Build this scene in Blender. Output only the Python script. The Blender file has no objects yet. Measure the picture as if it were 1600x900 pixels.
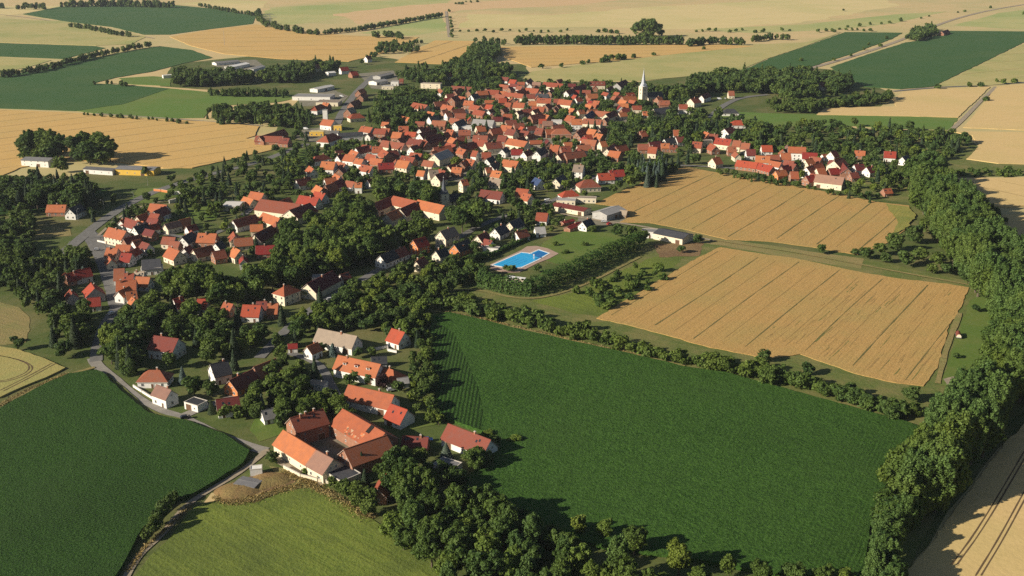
import bpy, math, random
import numpy as np
from mathutils.geometry import tessellate_polygon
from mathutils import Vector
random.seed(7)
RNG = np.random.default_rng(11)
C = bpy.context.scene.collection
D = bpy.data
# ------------------------------------------------------------------ camera model (800 = centre of a 1600 px wide frame)
F, YH, H = 1650.0, -120.0, 200.0
PT = math.atan((450 - YH) / F)
CP, SP = math.cos(PT), math.sin(PT)
def P(x, y, z=0.0):
    """point of the plane at height z seen at photo pixel x, y"""
    u = (x - 800) / F; v = (450 - y) / F
    d = (u, CP + v * SP, -SP + v * CP)
    t = (z - H) / d[2]
    return (d[0] * t, d[1] * t)
def proj(X, Y, Z=0.0):
    zc = Y * CP - (Z - H) * SP; yc = Y * SP + (Z - H) * CP
    return (800 + F * X / zc, 450 - F * yc / zc, F / zc)
# ------------------------------------------------------------------ mesh helpers
def npmesh(name, verts, quads, mat=None, tint=None):
    me = D.meshes.new(name)
    verts = np.asarray(verts, dtype=np.float32); quads = np.asarray(quads, dtype=np.int32)
    k = quads.shape[1]
    me.vertices.add(len(verts)); me.vertices.foreach_set('co', verts.ravel())
    me.loops.add(quads.size); me.loops.foreach_set('vertex_index', quads.ravel())
    me.polygons.add(len(quads))
    me.polygons.foreach_set('loop_start', np.arange(0, quads.size, k, dtype=np.int32))
    me.polygons.foreach_set('loop_total', np.full(len(quads), k, dtype=np.int32))
    if tint is not None:
        at = me.attributes.new('tint', 'FLOAT', 'POINT'); at.data.foreach_set('value', np.asarray(tint, dtype=np.float32))
    if mat: me.materials.append(mat)
    me.update(calc_edges=True)
    return me
class MB:
    """collects faces, then becomes one mesh object"""
    def __init__(s): s.v = []; s.f = []; s.m = []
    def face(s, pts, m=0):
        i = len(s.v); s.v += [tuple(p) for p in pts]; s.f.append(tuple(range(i, i + len(pts)))); s.m.append(m)
    def box(s, x0, x1, y0, y1, z0, z1, m=0, bottom=True):
        a = [(x0,y0,z0),(x1,y0,z0),(x1,y1,z0),(x0,y1,z0)]; b = [(p[0],p[1],z1) for p in a]
        i = len(s.v); s.v += a + b
        fs = [(4,5,6,7),(0,1,5,4),(1,2,6,5),(2,3,7,6),(3,0,4,7)] + ([(3,2,1,0)] if bottom else [])
        for f in fs: s.f.append(tuple(i + q for q in f)); s.m.append(m)
    def cyl(s, x, y, z0, z1, r0, r1, n=8, m=0, x1=None, y1=None):
        x1 = x if x1 is None else x1; y1 = y if y1 is None else y1
        i = len(s.v)
        for k in range(n):
            a = 2 * math.pi * k / n; s.v.append((x + r0*math.cos(a), y + r0*math.sin(a), z0))
        for k in range(n):
            a = 2 * math.pi * k / n; s.v.append((x1 + r1*math.cos(a), y1 + r1*math.sin(a), z1))
        for k in range(n):
            s.f.append((i+k, i+(k+1)%n, i+n+(k+1)%n, i+n+k)); s.m.append(m)
        s.f.append(tuple(i+n+k for k in range(n))); s.m.append(m)
    def wheel(s, x, y, z, r, w, n=14, m=0):
        i = len(s.v)
        for q in (-w/2, w/2):
            for k in range(n):
                a = 2*math.pi*k/n; s.v.append((x + r*math.cos(a), y+q, z + r*math.sin(a)))
        for k in range(n): s.f.append((i+k, i+(k+1)%n, i+n+(k+1)%n, i+n+k)); s.m.append(m)
        s.f.append(tuple(i+k for k in range(n))[::-1]); s.f.append(tuple(i+n+k for k in range(n))); s.m += [m, m]
    def mesh(s, name, *mats):
        me = D.meshes.new(name); me.from_pydata(s.v, [], s.f)
        for m in mats: me.materials.append(m)
        if len(mats) > 1: me.polygons.foreach_set('material_index', s.m)
        me.update(); return me
    def obj(s, name, mats, parent=None):
        return link(name, s.mesh(name, *(mats if isinstance(mats, (list, tuple)) else [mats])), parent)
def link(name, data, parent=None, loc=None, rz=None, sc=None):
    o = D.objects.new(name, data); C.objects.link(o)
    if parent: o.parent = parent
    if loc is not None: o.location = loc
    if rz is not None: o.rotation_euler = (0, 0, rz)
    if sc is not None: o.scale = sc
    return o
def empty(name, loc, rz=0.0):
    o = D.objects.new(name, None); C.objects.link(o); o.location = loc; o.rotation_euler = (0, 0, rz)
    o.empty_display_size = 1.0
    return o
THINGS = []          # (object, noun phrase, category, group, screen x, screen y)
def tag(o, phrase, cat, group=None, at=None):
    x, y = at if at else proj(o.location.x, o.location.y, 2.0)[:2]
    o['category'] = cat
    if group: o['group'] = group
    THINGS.append([o, phrase, cat, x, y])
def fixed(o, label, cat, group=None):
    o['label'] = label; o['category'] = cat
    if group: o['group'] = group
# ------------------------------------------------------------------ materials
def new_mat(name):
    m = D.materials.new(name); m.use_nodes = True
    nt = m.node_tree; nt.nodes.clear()
    out = nt.nodes.new('ShaderNodeOutputMaterial'); b = nt.nodes.new('ShaderNodeBsdfPrincipled')
    nt.links.new(b.outputs[0], out.inputs['Surface'])
    b.inputs['Specular IOR Level'].default_value = 0.2
    return m, nt, b, out
def nd(nt, t, **kw):
    n = nt.nodes.new(t)
    for k, v in kw.items():
        if k in n.inputs.keys(): n.inputs[k].default_value = v
        else: setattr(n, k, v)
    return n
def c4(c): return (c[0], c[1], c[2], 1.0)
def mix(nt, fac, a, b, mode='MIX'):
    n = nt.nodes.new('ShaderNodeMix'); n.data_type = 'RGBA'; n.blend_type = mode
    for s, v in ((0, fac), (6, a), (7, b)):
        if isinstance(v, bpy.types.NodeSocket): nt.links.new(v, n.inputs[s])
        else: n.inputs[s].default_value = c4(v) if isinstance(v, (tuple, list)) else v
    return n.outputs[2]
def ramp(nt, src, a, b, va=0.0, vb=1.0):
    n = nt.nodes.new('ShaderNodeMapRange'); n.inputs[1].default_value = a; n.inputs[2].default_value = b
    n.inputs[3].default_value = va; n.inputs[4].default_value = vb
    nt.links.new(src, n.inputs[0]); return n.outputs[0]
def pos(nt, rz=0.0, sc=(1, 1, 1), kind='Position'):
    if kind == 'Position': s = nt.nodes.new('ShaderNodeNewGeometry').outputs['Position']
    else: s = nt.nodes.new('ShaderNodeTexCoord').outputs['Object']
    m = nt.nodes.new('ShaderNodeMapping'); m.vector_type = 'POINT'
    m.inputs['Rotation'].default_value = (0, 0, -rz)
    m2 = nt.nodes.new('ShaderNodeMapping'); m2.inputs['Scale'].default_value = sc
    nt.links.new(s, m.inputs[0]); nt.links.new(m.outputs[0], m2.inputs[0]); return m2.outputs[0]
def noise(nt, vec, scale, detail=3.0, rough=0.55):
    n = nd(nt, 'ShaderNodeTexNoise'); n.inputs['Scale'].default_value = scale
    n.inputs['Detail'].default_value = detail; n.inputs['Roughness'].default_value = rough
    nt.links.new(vec, n.inputs['Vector']); return n.outputs[0]
def bump(nt, b, h, strength, dist):
    n = nd(nt, 'ShaderNodeBump'); n.inputs['Strength'].default_value = strength; n.inputs['Distance'].default_value = dist
    nt.links.new(h, n.inputs['Height']); nt.links.new(n.outputs[0], b.inputs['Normal'])
def crop(name, c1, c2, c3, rz=0.0, lodged=0.0, grain=1.3, streak=0.6, patch=0.012, patch_amt=0.5, bmp=0.5, rows=0.0, row_gap=0.8, row_mask=True, dist=0.5, st_amt=0.55):
    """a crop or grass surface: fine grain, streaks along the drilling direction, broad patches"""
    m, nt, b, _ = new_mat(name)
    p = pos(nt); pr = pos(nt, rz, (0.06, 1.0, 1.0))
    g = noise(nt, p, grain, 4.0, 0.7); s = noise(nt, pr, streak, 3.0, 0.6); q = noise(nt, p, patch, 4.0, 0.6); q2 = noise(nt, p, patch * 6, 3.0)
    col = mix(nt, ramp(nt, g, 0.3, 0.7), c1, c2)
    col = mix(nt, ramp(nt, s, 0.42, 0.68, 0.0, st_amt), col, c2)
    col = mix(nt, ramp(nt, q, 0.45, 0.66, 0.0, patch_amt), col, c3)
    col = mix(nt, ramp(nt, q2, 0.5, 0.72, 0.0, patch_amt * 0.5), col, c3)
    if lodged:
        sl = noise(nt, pos(nt, rz, (0.035, 1.0, 1.0)), 2.0, 4.0, 0.8); lk = nd(nt, 'ShaderNodeMath', operation='MULTIPLY')
        nt.links.new(ramp(nt, sl, 0.56, 0.68, 0.0, lodged), lk.inputs[0]); nt.links.new(ramp(nt, noise(nt, p, 0.018, 2.0), 0.35, 0.6, 0.25, 1.0), lk.inputs[1])
        col = mix(nt, lk.outputs[0], col, (0.15, 0.105, 0.035))
    h = g
    if rows > 0:
        w = nd(nt, 'ShaderNodeTexWave'); w.wave_type = 'BANDS'; w.bands_direction = 'Y'
        w.inputs['Scale'].default_value = 0.314 / row_gap; w.inputs['Distortion'].default_value = 0.6; w.inputs['Detail'].default_value = 2.0
        nt.links.new(pos(nt, rz), w.inputs['Vector'])
        f = ramp(nt, w.outputs[1], 0.25, 0.75, rows, 0.0)
        if row_mask:
            mk = nd(nt, 'ShaderNodeMath', operation='MULTIPLY'); nt.links.new(f, mk.inputs[0])
            nt.links.new(ramp(nt, noise(nt, p, 0.011, 1.0), 0.52, 0.68), mk.inputs[1]); f = mk.outputs[0]
        col = mix(nt, f, col, tuple(x * 0.35 for x in c1))
    nt.links.new(col, b.inputs['Base Color']); b.inputs['Roughness'].default_value = 0.9
    b.inputs['Specular IOR Level'].default_value = 0.1
    ad = nd(nt, 'ShaderNodeMath', operation='ADD'); nt.links.new(g, ad.inputs[0]); nt.links.new(s if st_amt > 0.3 else q2, ad.inputs[1])
    bump(nt, b, ad.outputs[0], bmp, dist)
    return m
def plain(name, c, rough=0.8, var=0.25, scale=0.6, spec=0.2, c2=None, objvar=0.0):
    m, nt, b, _ = new_mat(name)
    n = noise(nt, pos(nt), scale, 5.0, 0.65)
    col = mix(nt, ramp(nt, n, 0.3, 0.7), c, c2 if c2 else tuple(x * (1 - var) for x in c))
    if objvar:
        oi = nd(nt, 'ShaderNodeObjectInfo'); hs = nd(nt, 'ShaderNodeHueSaturation')
        nt.links.new(ramp(nt, oi.outputs['Random'], 0, 1, 1 - objvar, 1 + objvar), hs.inputs['Value'])
        nt.links.new(col, hs.inputs['Color']); col = hs.outputs[0]
    nt.links.new(col, b.inputs['Base Color']); b.inputs['Roughness'].default_value = rough
    b.inputs['Specular IOR Level'].default_value = spec
    return m
def tile_mat(name, c, c2):
    """clay tiles: courses along the slope, weathered patches, every roof a little different"""
    m, nt, b, _ = new_mat(name)
    p = pos(nt); o = pos(nt, 0, (1, 1, 1), 'Object')
    n1 = noise(nt, p, 0.35, 5.0, 0.7); n2 = noise(nt, p, 2.2, 2.0, 0.6)
    col = mix(nt, ramp(nt, n1, 0.38, 0.72), c, c2); col = mix(nt, ramp(nt, n2, 0.35, 0.7, 0, 0.45), col, tuple(x * 0.72 for x in c))
    w = nd(nt, 'ShaderNodeTexWave'); w.wave_type = 'BANDS'; w.bands_direction = 'Z'; w.inputs['Scale'].default_value = 0.9; w.inputs['Distortion'].default_value = 0.3
    nt.links.new(o, w.inputs['Vector'])
    oi = nd(nt, 'ShaderNodeObjectInfo'); hs = nd(nt, 'ShaderNodeHueSaturation')
    nt.links.new(ramp(nt, oi.outputs['Random'], 0, 1, 0.62, 1.15), hs.inputs['Value'])
    nt.links.new(ramp(nt, oi.outputs['Random'], 0, 1, 0.488, 0.508), hs.inputs['Hue'])
    nt.links.new(col, hs.inputs['Color'])
    nt.links.new(hs.outputs[0], b.inputs['Base Color']); b.inputs['Roughness'].default_value = 0.75
    bump(nt, b, w.outputs[1], 0.25, 0.06)
    return m
def leaf_mat(name, dark, light, attr=False, trans=0.28):
    m, nt, b, out = new_mat(name)
    if attr:
        a = nd(nt, 'ShaderNodeAttribute'); a.attribute_name = 'tint'; r = a.outputs['Fac']
    else: r = nd(nt, 'ShaderNodeObjectInfo').outputs['Random']
    n = noise(nt, pos(nt), 0.45, 3.0, 0.6)
    col = mix(nt, r, dark, light)
    hue = noise(nt, pos(nt), 0.035, 1.0); col = mix(nt, ramp(nt, hue, 0.42, 0.62, 0, 0.5), col, (dark[0] * 0.9, dark[1] * 1.0, dark[2] * 1.6)); col = mix(nt, ramp(nt, hue, 0.5, 0.35, 0, 0.45), col, (light[0] * 1.15, light[1] * 1.0, light[2] * 0.8))
    col = mix(nt, ramp(nt, n, 0.35, 0.7, 0, 0.6), col, tuple(0.6 * d + 0.75 * l for d, l in zip(dark, light)))
    nt.links.new(col, b.inputs['Base Color']); b.inputs['Roughness'].default_value = 0.65
    t = nd(nt, 'ShaderNodeBsdfTranslucent'); mx = nd(nt, 'ShaderNodeMixShader'); mx.inputs[0].default_value = trans
    tc = mix(nt, 0.5, col, (light[0] * 1.3, light[1] * 1.3, light[2]))
    nt.links.new(tc, t.inputs[0]); nt.links.new(b.outputs[0], mx.inputs[1]); nt.links.new(t.outputs[0], mx.inputs[2])
    nt.links.new(mx.outputs[0], out.inputs['Surface'])
    return m
# ------------------------------------------------------------------ polygons and strips on the ground
def rough_edge(pts, step, amp):
    out = []
    n = len(pts)
    for i in range(n):
        a = np.array(pts[i]); b = np.array(pts[(i + 1) % n]); L = np.hypot(*(b - a))
        k = max(1, min(160, int(L / step)))
        nrm = np.array([-(b - a)[1], (b - a)[0]]) / max(L, 1e-6)
        for q in range(k):
            j = 0 if q == 0 else random.uniform(-amp, amp)
            out.append(tuple(a + (b - a) * q / k + nrm * j))
    return out
def area(name, px, mat, z, thick=0.0, zed=None, step=6.0, amp=0.4, extra=None, mats=None, kind='structure'):
    """a sheet (thick = 0) or a slab of standing crop; px in photo pixels at its top"""
    w = [P(x, y, z) for x, y in px]
    w = rough_edge(w, step, amp)
    tri = tessellate_polygon([[Vector((x, y, 0)) for x, y in w]])
    mb = MB(); mb.v = [(x, y, z) for x, y in w]
    for t in tri:
        a, b, c = (w[i] for i in t)
        if (b[0]-a[0])*(c[1]-a[1]) - (b[1]-a[1])*(c[0]-a[0]) < 0: t = (t[0], t[2], t[1])
        mb.f.append(tuple(t)); mb.m.append(0)
    if thick:
        n = len(w); mb.v += [(x, y, z - thick) for x, y in w]
        for i in range(n): mb.f.append((i, (i+1) % n, n + (i+1) % n, n + i)); mb.m.append(0)
    if extra: extra(mb, w, z)
    o = mb.obj(name, mats if mats else [mat]); o['kind'] = kind
    return o
def ribbon(mb, pts, width, z, m=0, jit=0.0, taper=False):
    pts = [np.array(p) for p in pts]; fine = []
    for a, b in zip(pts[:-1], pts[1:]):
        k = max(1, int(np.hypot(*(b - a)) / 8))
        fine += [a + (b - a) * q / k for q in range(k)]
    fine.append(pts[-1]); L = []; R = []
    for i, p in enumerate(fine):
        d = fine[min(i+1, len(fine)-1)] - fine[max(i-1, 0)]; d = d / max(np.hypot(*d), 1e-6); n = np.array([-d[1], d[0]])
        w = width * 0.5 * (1 + random.uniform(-jit, jit)); L.append(p + n * w); R.append(p - n * w)
    i0 = len(mb.v)
    for l, r in zip(L, R): mb.v += [(l[0], l[1], z), (r[0], r[1], z)]
    for i in range(len(fine) - 1):
        mb.f.append((i0+2*i+1, i0+2*i+3, i0+2*i+2, i0+2*i)); mb.m.append(m)
def smooth(pts, n=3):
    for _ in range(n):
        q = [pts[0]]
        for a, b in zip(pts[:-1], pts[1:]):
            q += [(a[0]*.75+b[0]*.25, a[1]*.75+b[1]*.25), (a[0]*.25+b[0]*.75, a[1]*.25+b[1]*.75)]
        q.append(pts[-1]); pts = q
    return pts
ROADS = []
def road(name, px, width, mat, z, jit=0.04, clear=True):
    w = smooth([P(x, y) for x, y in px], 2)
    mb = MB(); ribbon(mb, w, width, z, 0, jit); o = mb.obj(name, mat); o['kind'] = 'structure'
    if clear: ROADS.append((np.array(w), width))
    return o
def inside(x, y, poly):
    r = False; n = len(poly); j = n - 1
    for i in range(n):
        xi, yi = poly[i]; xj, yj = poly[j]
        if (yi > y) != (yj > y) and x < (xj - xi) * (y - yi) / (yj - yi) + xi: r = not r
        j = i
    return r
def chords(poly, ang, gap, first=0.0):
    """parallel lines at angle ang across a world polygon"""
    d = np.array([math.cos(ang), math.sin(ang)]); n = np.array([-d[1], d[0]])
    pr = [np.dot(n, p) for p in poly]; lo, hi = min(pr), max(pr); out = []
    k = lo + first
    while k < hi:
        ts = []
        for i in range(len(poly)):
            a = np.array(poly[i]); b = np.array(poly[(i+1) % len(poly)]); pa, pb = np.dot(n, a) - k, np.dot(n, b) - k
            if pa * pb < 0: ts.append(np.dot(d, a + (b - a) * pa / (pa - pb)))
        ts.sort()
        for a, b in zip(ts[0::2], ts[1::2]):
            if b - a > 25: out.append((n * k + d * (a + 4), n * k + d * (b - 4)))
        k += gap * random.uniform(0.94, 1.06)
    return out
# ------------------------------------------------------------------ land
R = math.radians
A_ROW = R(56)      # drilling direction of the wheat between the village and the poplars
M_FAR = crop('far_stubble', (0.52,0.385,0.195), (0.47,0.36,0.175), (0.34,0.33,0.145), R(8), 0.0, 0.05, 0.012, 0.0035, 0.8, 0.1)
M_WHEAT = crop('ripe_wheat', (0.465,0.292,0.108), (0.33,0.208,0.072), (0.31,0.245,0.085), A_ROW, 0.5, 1.0, 0.55, 0.02, 0.5, 0.5, st_amt=0.4)
M_WHEAT_FAR = crop('ripe_wheat_far', (0.56,0.36,0.13), (0.46,0.30,0.11), (0.42,0.31,0.12), R(25), 0.0, 0.5, 0.14, 0.01, 0.4, 0.3)
M_WHEAT_PALE = crop('pale_wheat', (0.60,0.43,0.20), (0.50,0.36,0.16), (0.44,0.36,0.14), R(20), 0.0, 0.5, 0.16, 0.01, 0.4, 0.3)
M_YELLOWGREEN = crop('ripening_barley', (0.40,0.345,0.145), (0.35,0.31,0.125), (0.24,0.27,0.09), R(-8), 0.0, 0.3, 0.08, 0.008, 0.7, 0.3)
M_MAIZE = crop('maize', (0.013,0.043,0.006), (0.066,0.142,0.024), (0.040,0.082,0.016), R(61), 0.0, 0.95, 0.5, 0.02, 0.4, 1.0, 0.4, 1.5, True, 1.2, 0.06)
M_MAIZE_EDGE = crop('maize_headland', (0.013,0.043,0.006), (0.066,0.142,0.024), (0.040,0.082,0.016), R(88), 0.0, 0.95, 0.5, 0.02, 0.5, 1.0, 0.75, 1.7, False, 1.2, 0.06)
M_MAIZE_WEST = crop('maize_west', (0.010,0.036,0.006), (0.050,0.108,0.020), (0.030,0.064,0.014), R(38), 0.0, 1.1, 0.5, 0.025, 0.5, 1.0, 0.4, 1.5, True, 1.2, 0.06)
M_BEET = crop('green_crop_far', (0.034,0.082,0.024), (0.047,0.102,0.030), (0.066,0.108,0.034), R(30), 0.0, 0.3, 0.12, 0.012, 0.45, 0.3)
M_MEADOW = crop('meadow_grass', (0.095,0.138,0.024), (0.155,0.185,0.036), (0.078,0.105,0.026), R(-40), 0.0, 0.8, 0.25, 0.022, 0.8, 0.8)
M_PASTURE = crop('pasture_grass', (0.085,0.155,0.030), (0.110,0.175,0.038), (0.15,0.17,0.05), R(5), 0.0, 0.5, 0.1, 0.012, 0.6, 0.3)
M_LAWN = crop('lawn_grass', (0.075,0.125,0.024), (0.098,0.150,0.030), (0.16,0.16,0.05), R(30), 0.0, 0.6, 0.2, 0.03, 0.5, 0.3)
M_DRY = crop('dry_grass', (0.27,0.20,0.085), (0.20,0.175,0.07), (0.16,0.17,0.055), R(-30), 0.0, 0.9, 0.4, 0.05, 0.7, 0.6)
M_VERGE = crop('verge_grass', (0.075,0.110,0.026), (0.12,0.14,0.04), (0.19,0.165,0.065), R(-30), 0.0, 0.7, 0.3, 0.05, 0.8, 0.6)
M_GARDEN = crop('garden_ground', (0.055,0.085,0.022), (0.085,0.11,0.03), (0.16,0.14,0.06), R(15), 0.0, 0.35, 0.15, 0.02, 0.75, 0.5)
M_YARD = plain('trodden_yard', (0.24,0.21,0.17), 0.9, 0.4, 0.15, c2=(0.12,0.12,0.07))
M_EARTH = crop('bare_earth', (0.19,0.12,0.06), (0.14,0.09,0.05), (0.24,0.17,0.08), R(-20), 0.0, 0.6, 0.3, 0.04, 0.6, 0.8)
M_ASPHALT = plain('worn_asphalt', (0.17,0.165,0.155), 0.85, 0.3, 0.25)
M_ROAD = plain('pale_lane_asphalt', (0.27,0.25,0.22), 0.85, 0.3, 0.25)
M_TRACK = plain('gravel_track', (0.34,0.28,0.20), 0.9, 0.35, 0.3)
M_DARKLINE = plain('tramline_soil', (0.16,0.125,0.045), 0.9, 0.35, 0.2, c2=(0.075,0.085,0.028))
M_LINE2 = plain('tramline_thin', (0.33,0.215,0.078), 0.9, 0.3, 0.15)
M_LINE_FAR = plain('tramline_far', (0.29,0.20,0.08), 0.9, 0.2, 0.05)
g = MB(); g.face([(-4500, -300, 0), (4500, -300, 0), (4500, 7000, 0), (-4500, 7000, 0)])
o = g.obj('ground', M_FAR); o['kind'] = 'structure'
def lodging(mb, poly, z):
    zone = [P(*p) for p in [(1215,470),(1330,435),(1505,452),(1462,590),(1420,598),(1240,548),(1170,540)]]; d = np.array([math.cos(A_ROW), math.sin(A_ROW)]); xs = [p[0] for p in zone]; ys = [p[1] for p in zone]; k = 0
    while k < 110:
        x, y = random.uniform(min(xs), max(xs)), random.uniform(min(ys), max(ys)); L = random.uniform(3, 26)
        if not (inside(x, y, zone) and inside(x + d[0]*L, y + d[1]*L, zone)): continue
        a = np.array([x, y]); w = random.uniform(.2, .45); b = a + d * L + np.array([random.uniform(-.6, .6), 0])
        ribbon(mb, smooth([tuple(a), tuple((a + b) / 2 + np.array([random.uniform(-.5, .5), 0])), tuple(b)], 2), w, z + .03 + k * .0001, random.choice((2, 2, 3, 2)), .8); k += 1
def trams(ang, gap, w1, mat_i=1, first=8.0, second=None, w2=0.7, double=0.0, skip=0.0, more=None):
    def f(mb, poly, z):
        ls = chords(poly, ang, gap, first)
        if more: more(mb, poly, z)
        for k, (a, b) in enumerate(ls):
            if skip and random.random() < skip: continue
            n = np.array([-(b-a)[1], (b-a)[0]]) / np.hypot(*(b-a))
            cut = random.uniform(0, 6)
            d = (b - a) / np.hypot(*(b - a)); a2 = a + d * cut; b2 = b - d * random.uniform(0, 6)
            bend = n * random.uniform(-1.0, 1.0)
            for s in ((-double, double) if double else (0,)):
                ribbon(mb, smooth([a2 + n*s, (a2+b2)/2 + bend + n*s, b2 + n*s], 2), w1 * random.uniform(.6, 1.15), z + 0.05, mat_i, 0.65)
            if second:
                m = n * gap * 0.5
                if len(poly) and inside(*(a2 + d*6 + m), poly) and inside(*(b2 - d*6 + m), poly):
                    ribbon(mb, [a2 + d*5 + m, b2 - d*5 + m], w2, z + 0.05, second, 0.4)
    return f
M_STRIP1 = crop('far_corn_rose', (0.55,0.37,0.20), (0.50,0.35,0.18), (0.44,0.34,0.15), R(5), 0.0, 0.04, 0.01, 0.003, 0.5, 0.1)
M_STRIP2 = crop('far_corn_green', (0.33,0.34,0.14), (0.40,0.36,0.15), (0.24,0.30,0.10), R(5), 0.0, 0.03, 0.008, 0.003, 0.8, 0.1)
M_STRIP3 = crop('far_corn_pale', (0.56,0.45,0.22), (0.52,0.42,0.20), (0.40,0.38,0.15), R(5), 0.0, 0.03, 0.008, 0.003, 0.7, 0.1)
area('far_field', [(400,26),(420,12),(520,6),(700,-6),(700,8),(640,16),(560,24),(450,40),(412,34)], M_STRIP2, 0.02, step=45, amp=14)
area('far_field', [(520,22),(640,8),(800,0),(960,-12),(1000,-4),(900,8),(720,16),(640,30),(560,38)], M_STRIP1, 0.03, step=45, amp=14)
area('far_field', [(560,52),(690,24),(700,48),(640,56)], M_STRIP2, 0.04, step=40, amp=4)
area('far_field', [(715,44),(730,22),(860,24),(1000,12),(1200,0),(1380,-8),(1400,10),(1250,36),(1080,46),(900,42)], M_STRIP3, 0.025, step=45, amp=14)
area('far_field', [(1080,46),(1260,38),(1400,22),(1480,18),(1400,36),(1310,46),(1180,52)], M_STRIP2, 0.035, step=60, amp=4)
area('far_field', [(1490,40),(1560,20),(1700,4),(1760,30),(1600,46)], M_STRIP2, 0.03, step=60, amp=4)
area('far_field', [(275,6),(340,0),(420,2),(400,20),(345,12)], M_STRIP3, 0.03, step=60, amp=4)
area('far_field', [(-200,8),(30,10),(100,9),(36,21),(0,26),(-200,20)], M_STRIP3, 0.03, step=60, amp=4)
# ---- the village floor and the green ground around it
area('garden_land', [(0,300),(130,270),(300,262),(420,215),(470,150),(250,135),(270,100),(420,85),(560,85),(640,95),(760,100),(820,100),(830,128),(1000,128),(1090,115),(1210,100),(1330,112),(1400,150),(1360,175),(1290,185),(1320,200),(1500,205),(1560,255),(1640,258),(1640,275),(1475,278),(1500,330),(1560,352),(1700,400),(1900,560),(1900,640),(1640,645),(1560,700),(1480,800),(1400,905),(1420,1100),(900,1100),(640,1060),(690,900),(560,810),(420,760),(330,770),(260,860),(215,960),(-300,1100),(-300,420)], M_GARDEN, 0.03, step=20, amp=2)
area('rough_grass_bank', [(660,470),(760,452),(830,470),(1000,400),(1130,375),(1200,392),(1340,402),(1560,450),(1560,620),(1460,680),(1330,640),(1190,602),(1050,575),(920,540),(800,512),(680,486)], M_VERGE, 0.07, step=10, amp=1)
area('field_strip', [(1060,352),(1140,374),(1260,392),(1350,404),(1345,420),(1230,402),(1130,384),(1090,378)], M_DRY, 0.11, step=8, amp=.8)
area('allotment_meadow', [(830,470),(905,455),(1010,405),(1090,385),(1010,450),(940,495),(900,490)], M_MEADOW, 0.11, step=6, amp=1)
area('bare_patch', [(1020,382),(1100,378),(1092,400),(1030,402)], M_EARTH, 0.15, step=5, amp=1)
area('poplar_meadow', [(1515,470),(1545,455),(1560,520),(1545,560),(1500,605),(1468,602),(1490,540)], M_LAWN, 0.15, step=5, amp=.6)
area('bare_patch', [(1474,592),(1490,588),(1500,592),(1494,600),(1480,601)], M_TRACK, 0.19, step=3, amp=.3)
area('poplar_shade_grass', [(1440,260),(1480,290),(1540,340),(1600,400),(1660,470),(1700,560),(1600,640),(1540,720),(1470,790),(1420,900),(1330,900),(1420,720),(1470,650),(1560,560),(1560,450),(1480,400),(1420,320)], M_VERGE, 0.13, step=15, amp=2)
# ---- standing crops
area('maize_field', [(700,487),(760,500),(800,511),(868,526),(935,541),(1025,561),(1075,573),(1135,581),(1200,599),(1310,629),(1420,659),(1450,670),(1417,706),(1385,755),(1362,800),(1350,905),(1200,893),(1060,868),(930,850),(820,818),(735,790),(705,765),(760,720),(775,700),(752,672),(690,650),(682,620),(677,587),(674,560),(672,520),(676,492)], M_MAIZE, 1.7, 1.6, step=4, amp=.35)
area('maize_headland', [(679,500),(708,520),(728,560),(748,610),(757,655),(752,672),(690,650),(682,620),(677,587),(674,540)], M_MAIZE_EDGE, 1.75, 0, step=4, amp=.3)
area('maize_field', [(-500,720),(-200,665),(0,637),(60,604),(107,583),(150,577),(160,581),(190,611),(232,644),(262,652),(287,655),(350,677),(390,703),(380,722),(340,748),(300,771),(270,781),(240,805),(215,836),(198,870),(180,900),(120,1000),(60,1150),(-500,1200)], M_MAIZE_WEST, 1.7, 1.6, step=4, amp=.35)
area('meadow', [(212,897),(235,868),(260,846),(282,818),(295,798),(318,786),(335,783),(362,786),(400,784),(440,769),(482,762),(510,772),(540,786),(572,806),(620,834),(670,866),(700,900),(760,980),(780,1100),(90,1150),(170,960)], M_MEADOW, 0.35, 0.3, step=4, amp=.4)
M_WEED = plain('green_weeds', (0.17,0.18,0.05), 0.9, 0.4, 0.4)
WH = dict(mats=[M_WHEAT, M_DARKLINE, M_LINE2, M_WEED])
area('wheat_field', [(932,497),(975,470),(1015,447),(1060,420),(1095,400),(1125,386),(1200,398),(1240,403),(1350,426),(1412,436),(1480,443),(1514,449),(1500,482),(1482,512),(1465,575),(1443,603),(1400,598),(1335,583),(1250,553),(1200,561),(1160,552),(1110,543),(1040,523),(975,506)], M_WHEAT, 0.4, 0.25, step=4, amp=.5, extra=trams(A_ROW, 26, 0.6, 1, 9, 2, 0.3, skip=.15, more=lodging), **WH)
area('wheat_field', [(930,318),(960,303),(990,291),(1050,263),(1070,260),(1112,268),(1200,283),(1300,301),(1375,316),(1420,321),(1431,337),(1418,356),(1385,380),(1340,398),(1270,386),(1200,377),(1135,374),(1075,359),(1015,348),(968,347),(984,338),(982,330),(960,322)], M_WHEAT, 0.4, 0.25, step=4, amp=.5, extra=trams(R(57), 28, 0.85, 1, 14, 2, 0.5, skip=.1), **WH)
area('weedy_corner', [(1385,318),(1421,323),(1431,337),(1419,354),(1398,366),(1402,345),(1390,330)], crop('weedy_wheat', (0.30,0.24,0.07), (0.22,0.22,0.055), (0.13,0.17,0.04), R(60), 0.0, 0.9, 0.5, 0.03, 0.7, 0.6), 0.98, step=4, amp=1)
M_TYRE = plain('tyre_track_soil', (0.13,0.085,0.045), 0.9, 0.3, 0.2)
def right_tracks(mb, poly, z):
    for a in ([(1487,882),(1530,824),(1600,706),(1680,570)], [(1524,900),(1560,842),(1600,768),(1700,590)]):
        q = np.array([P(*p, z) for p in a])
        for s in (0, 1.9): ribbon(mb, smooth([tuple(p + np.array([s, s*.1])) for p in q], 2), 0.5, z + 0.05, 1, 0.25)
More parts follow.
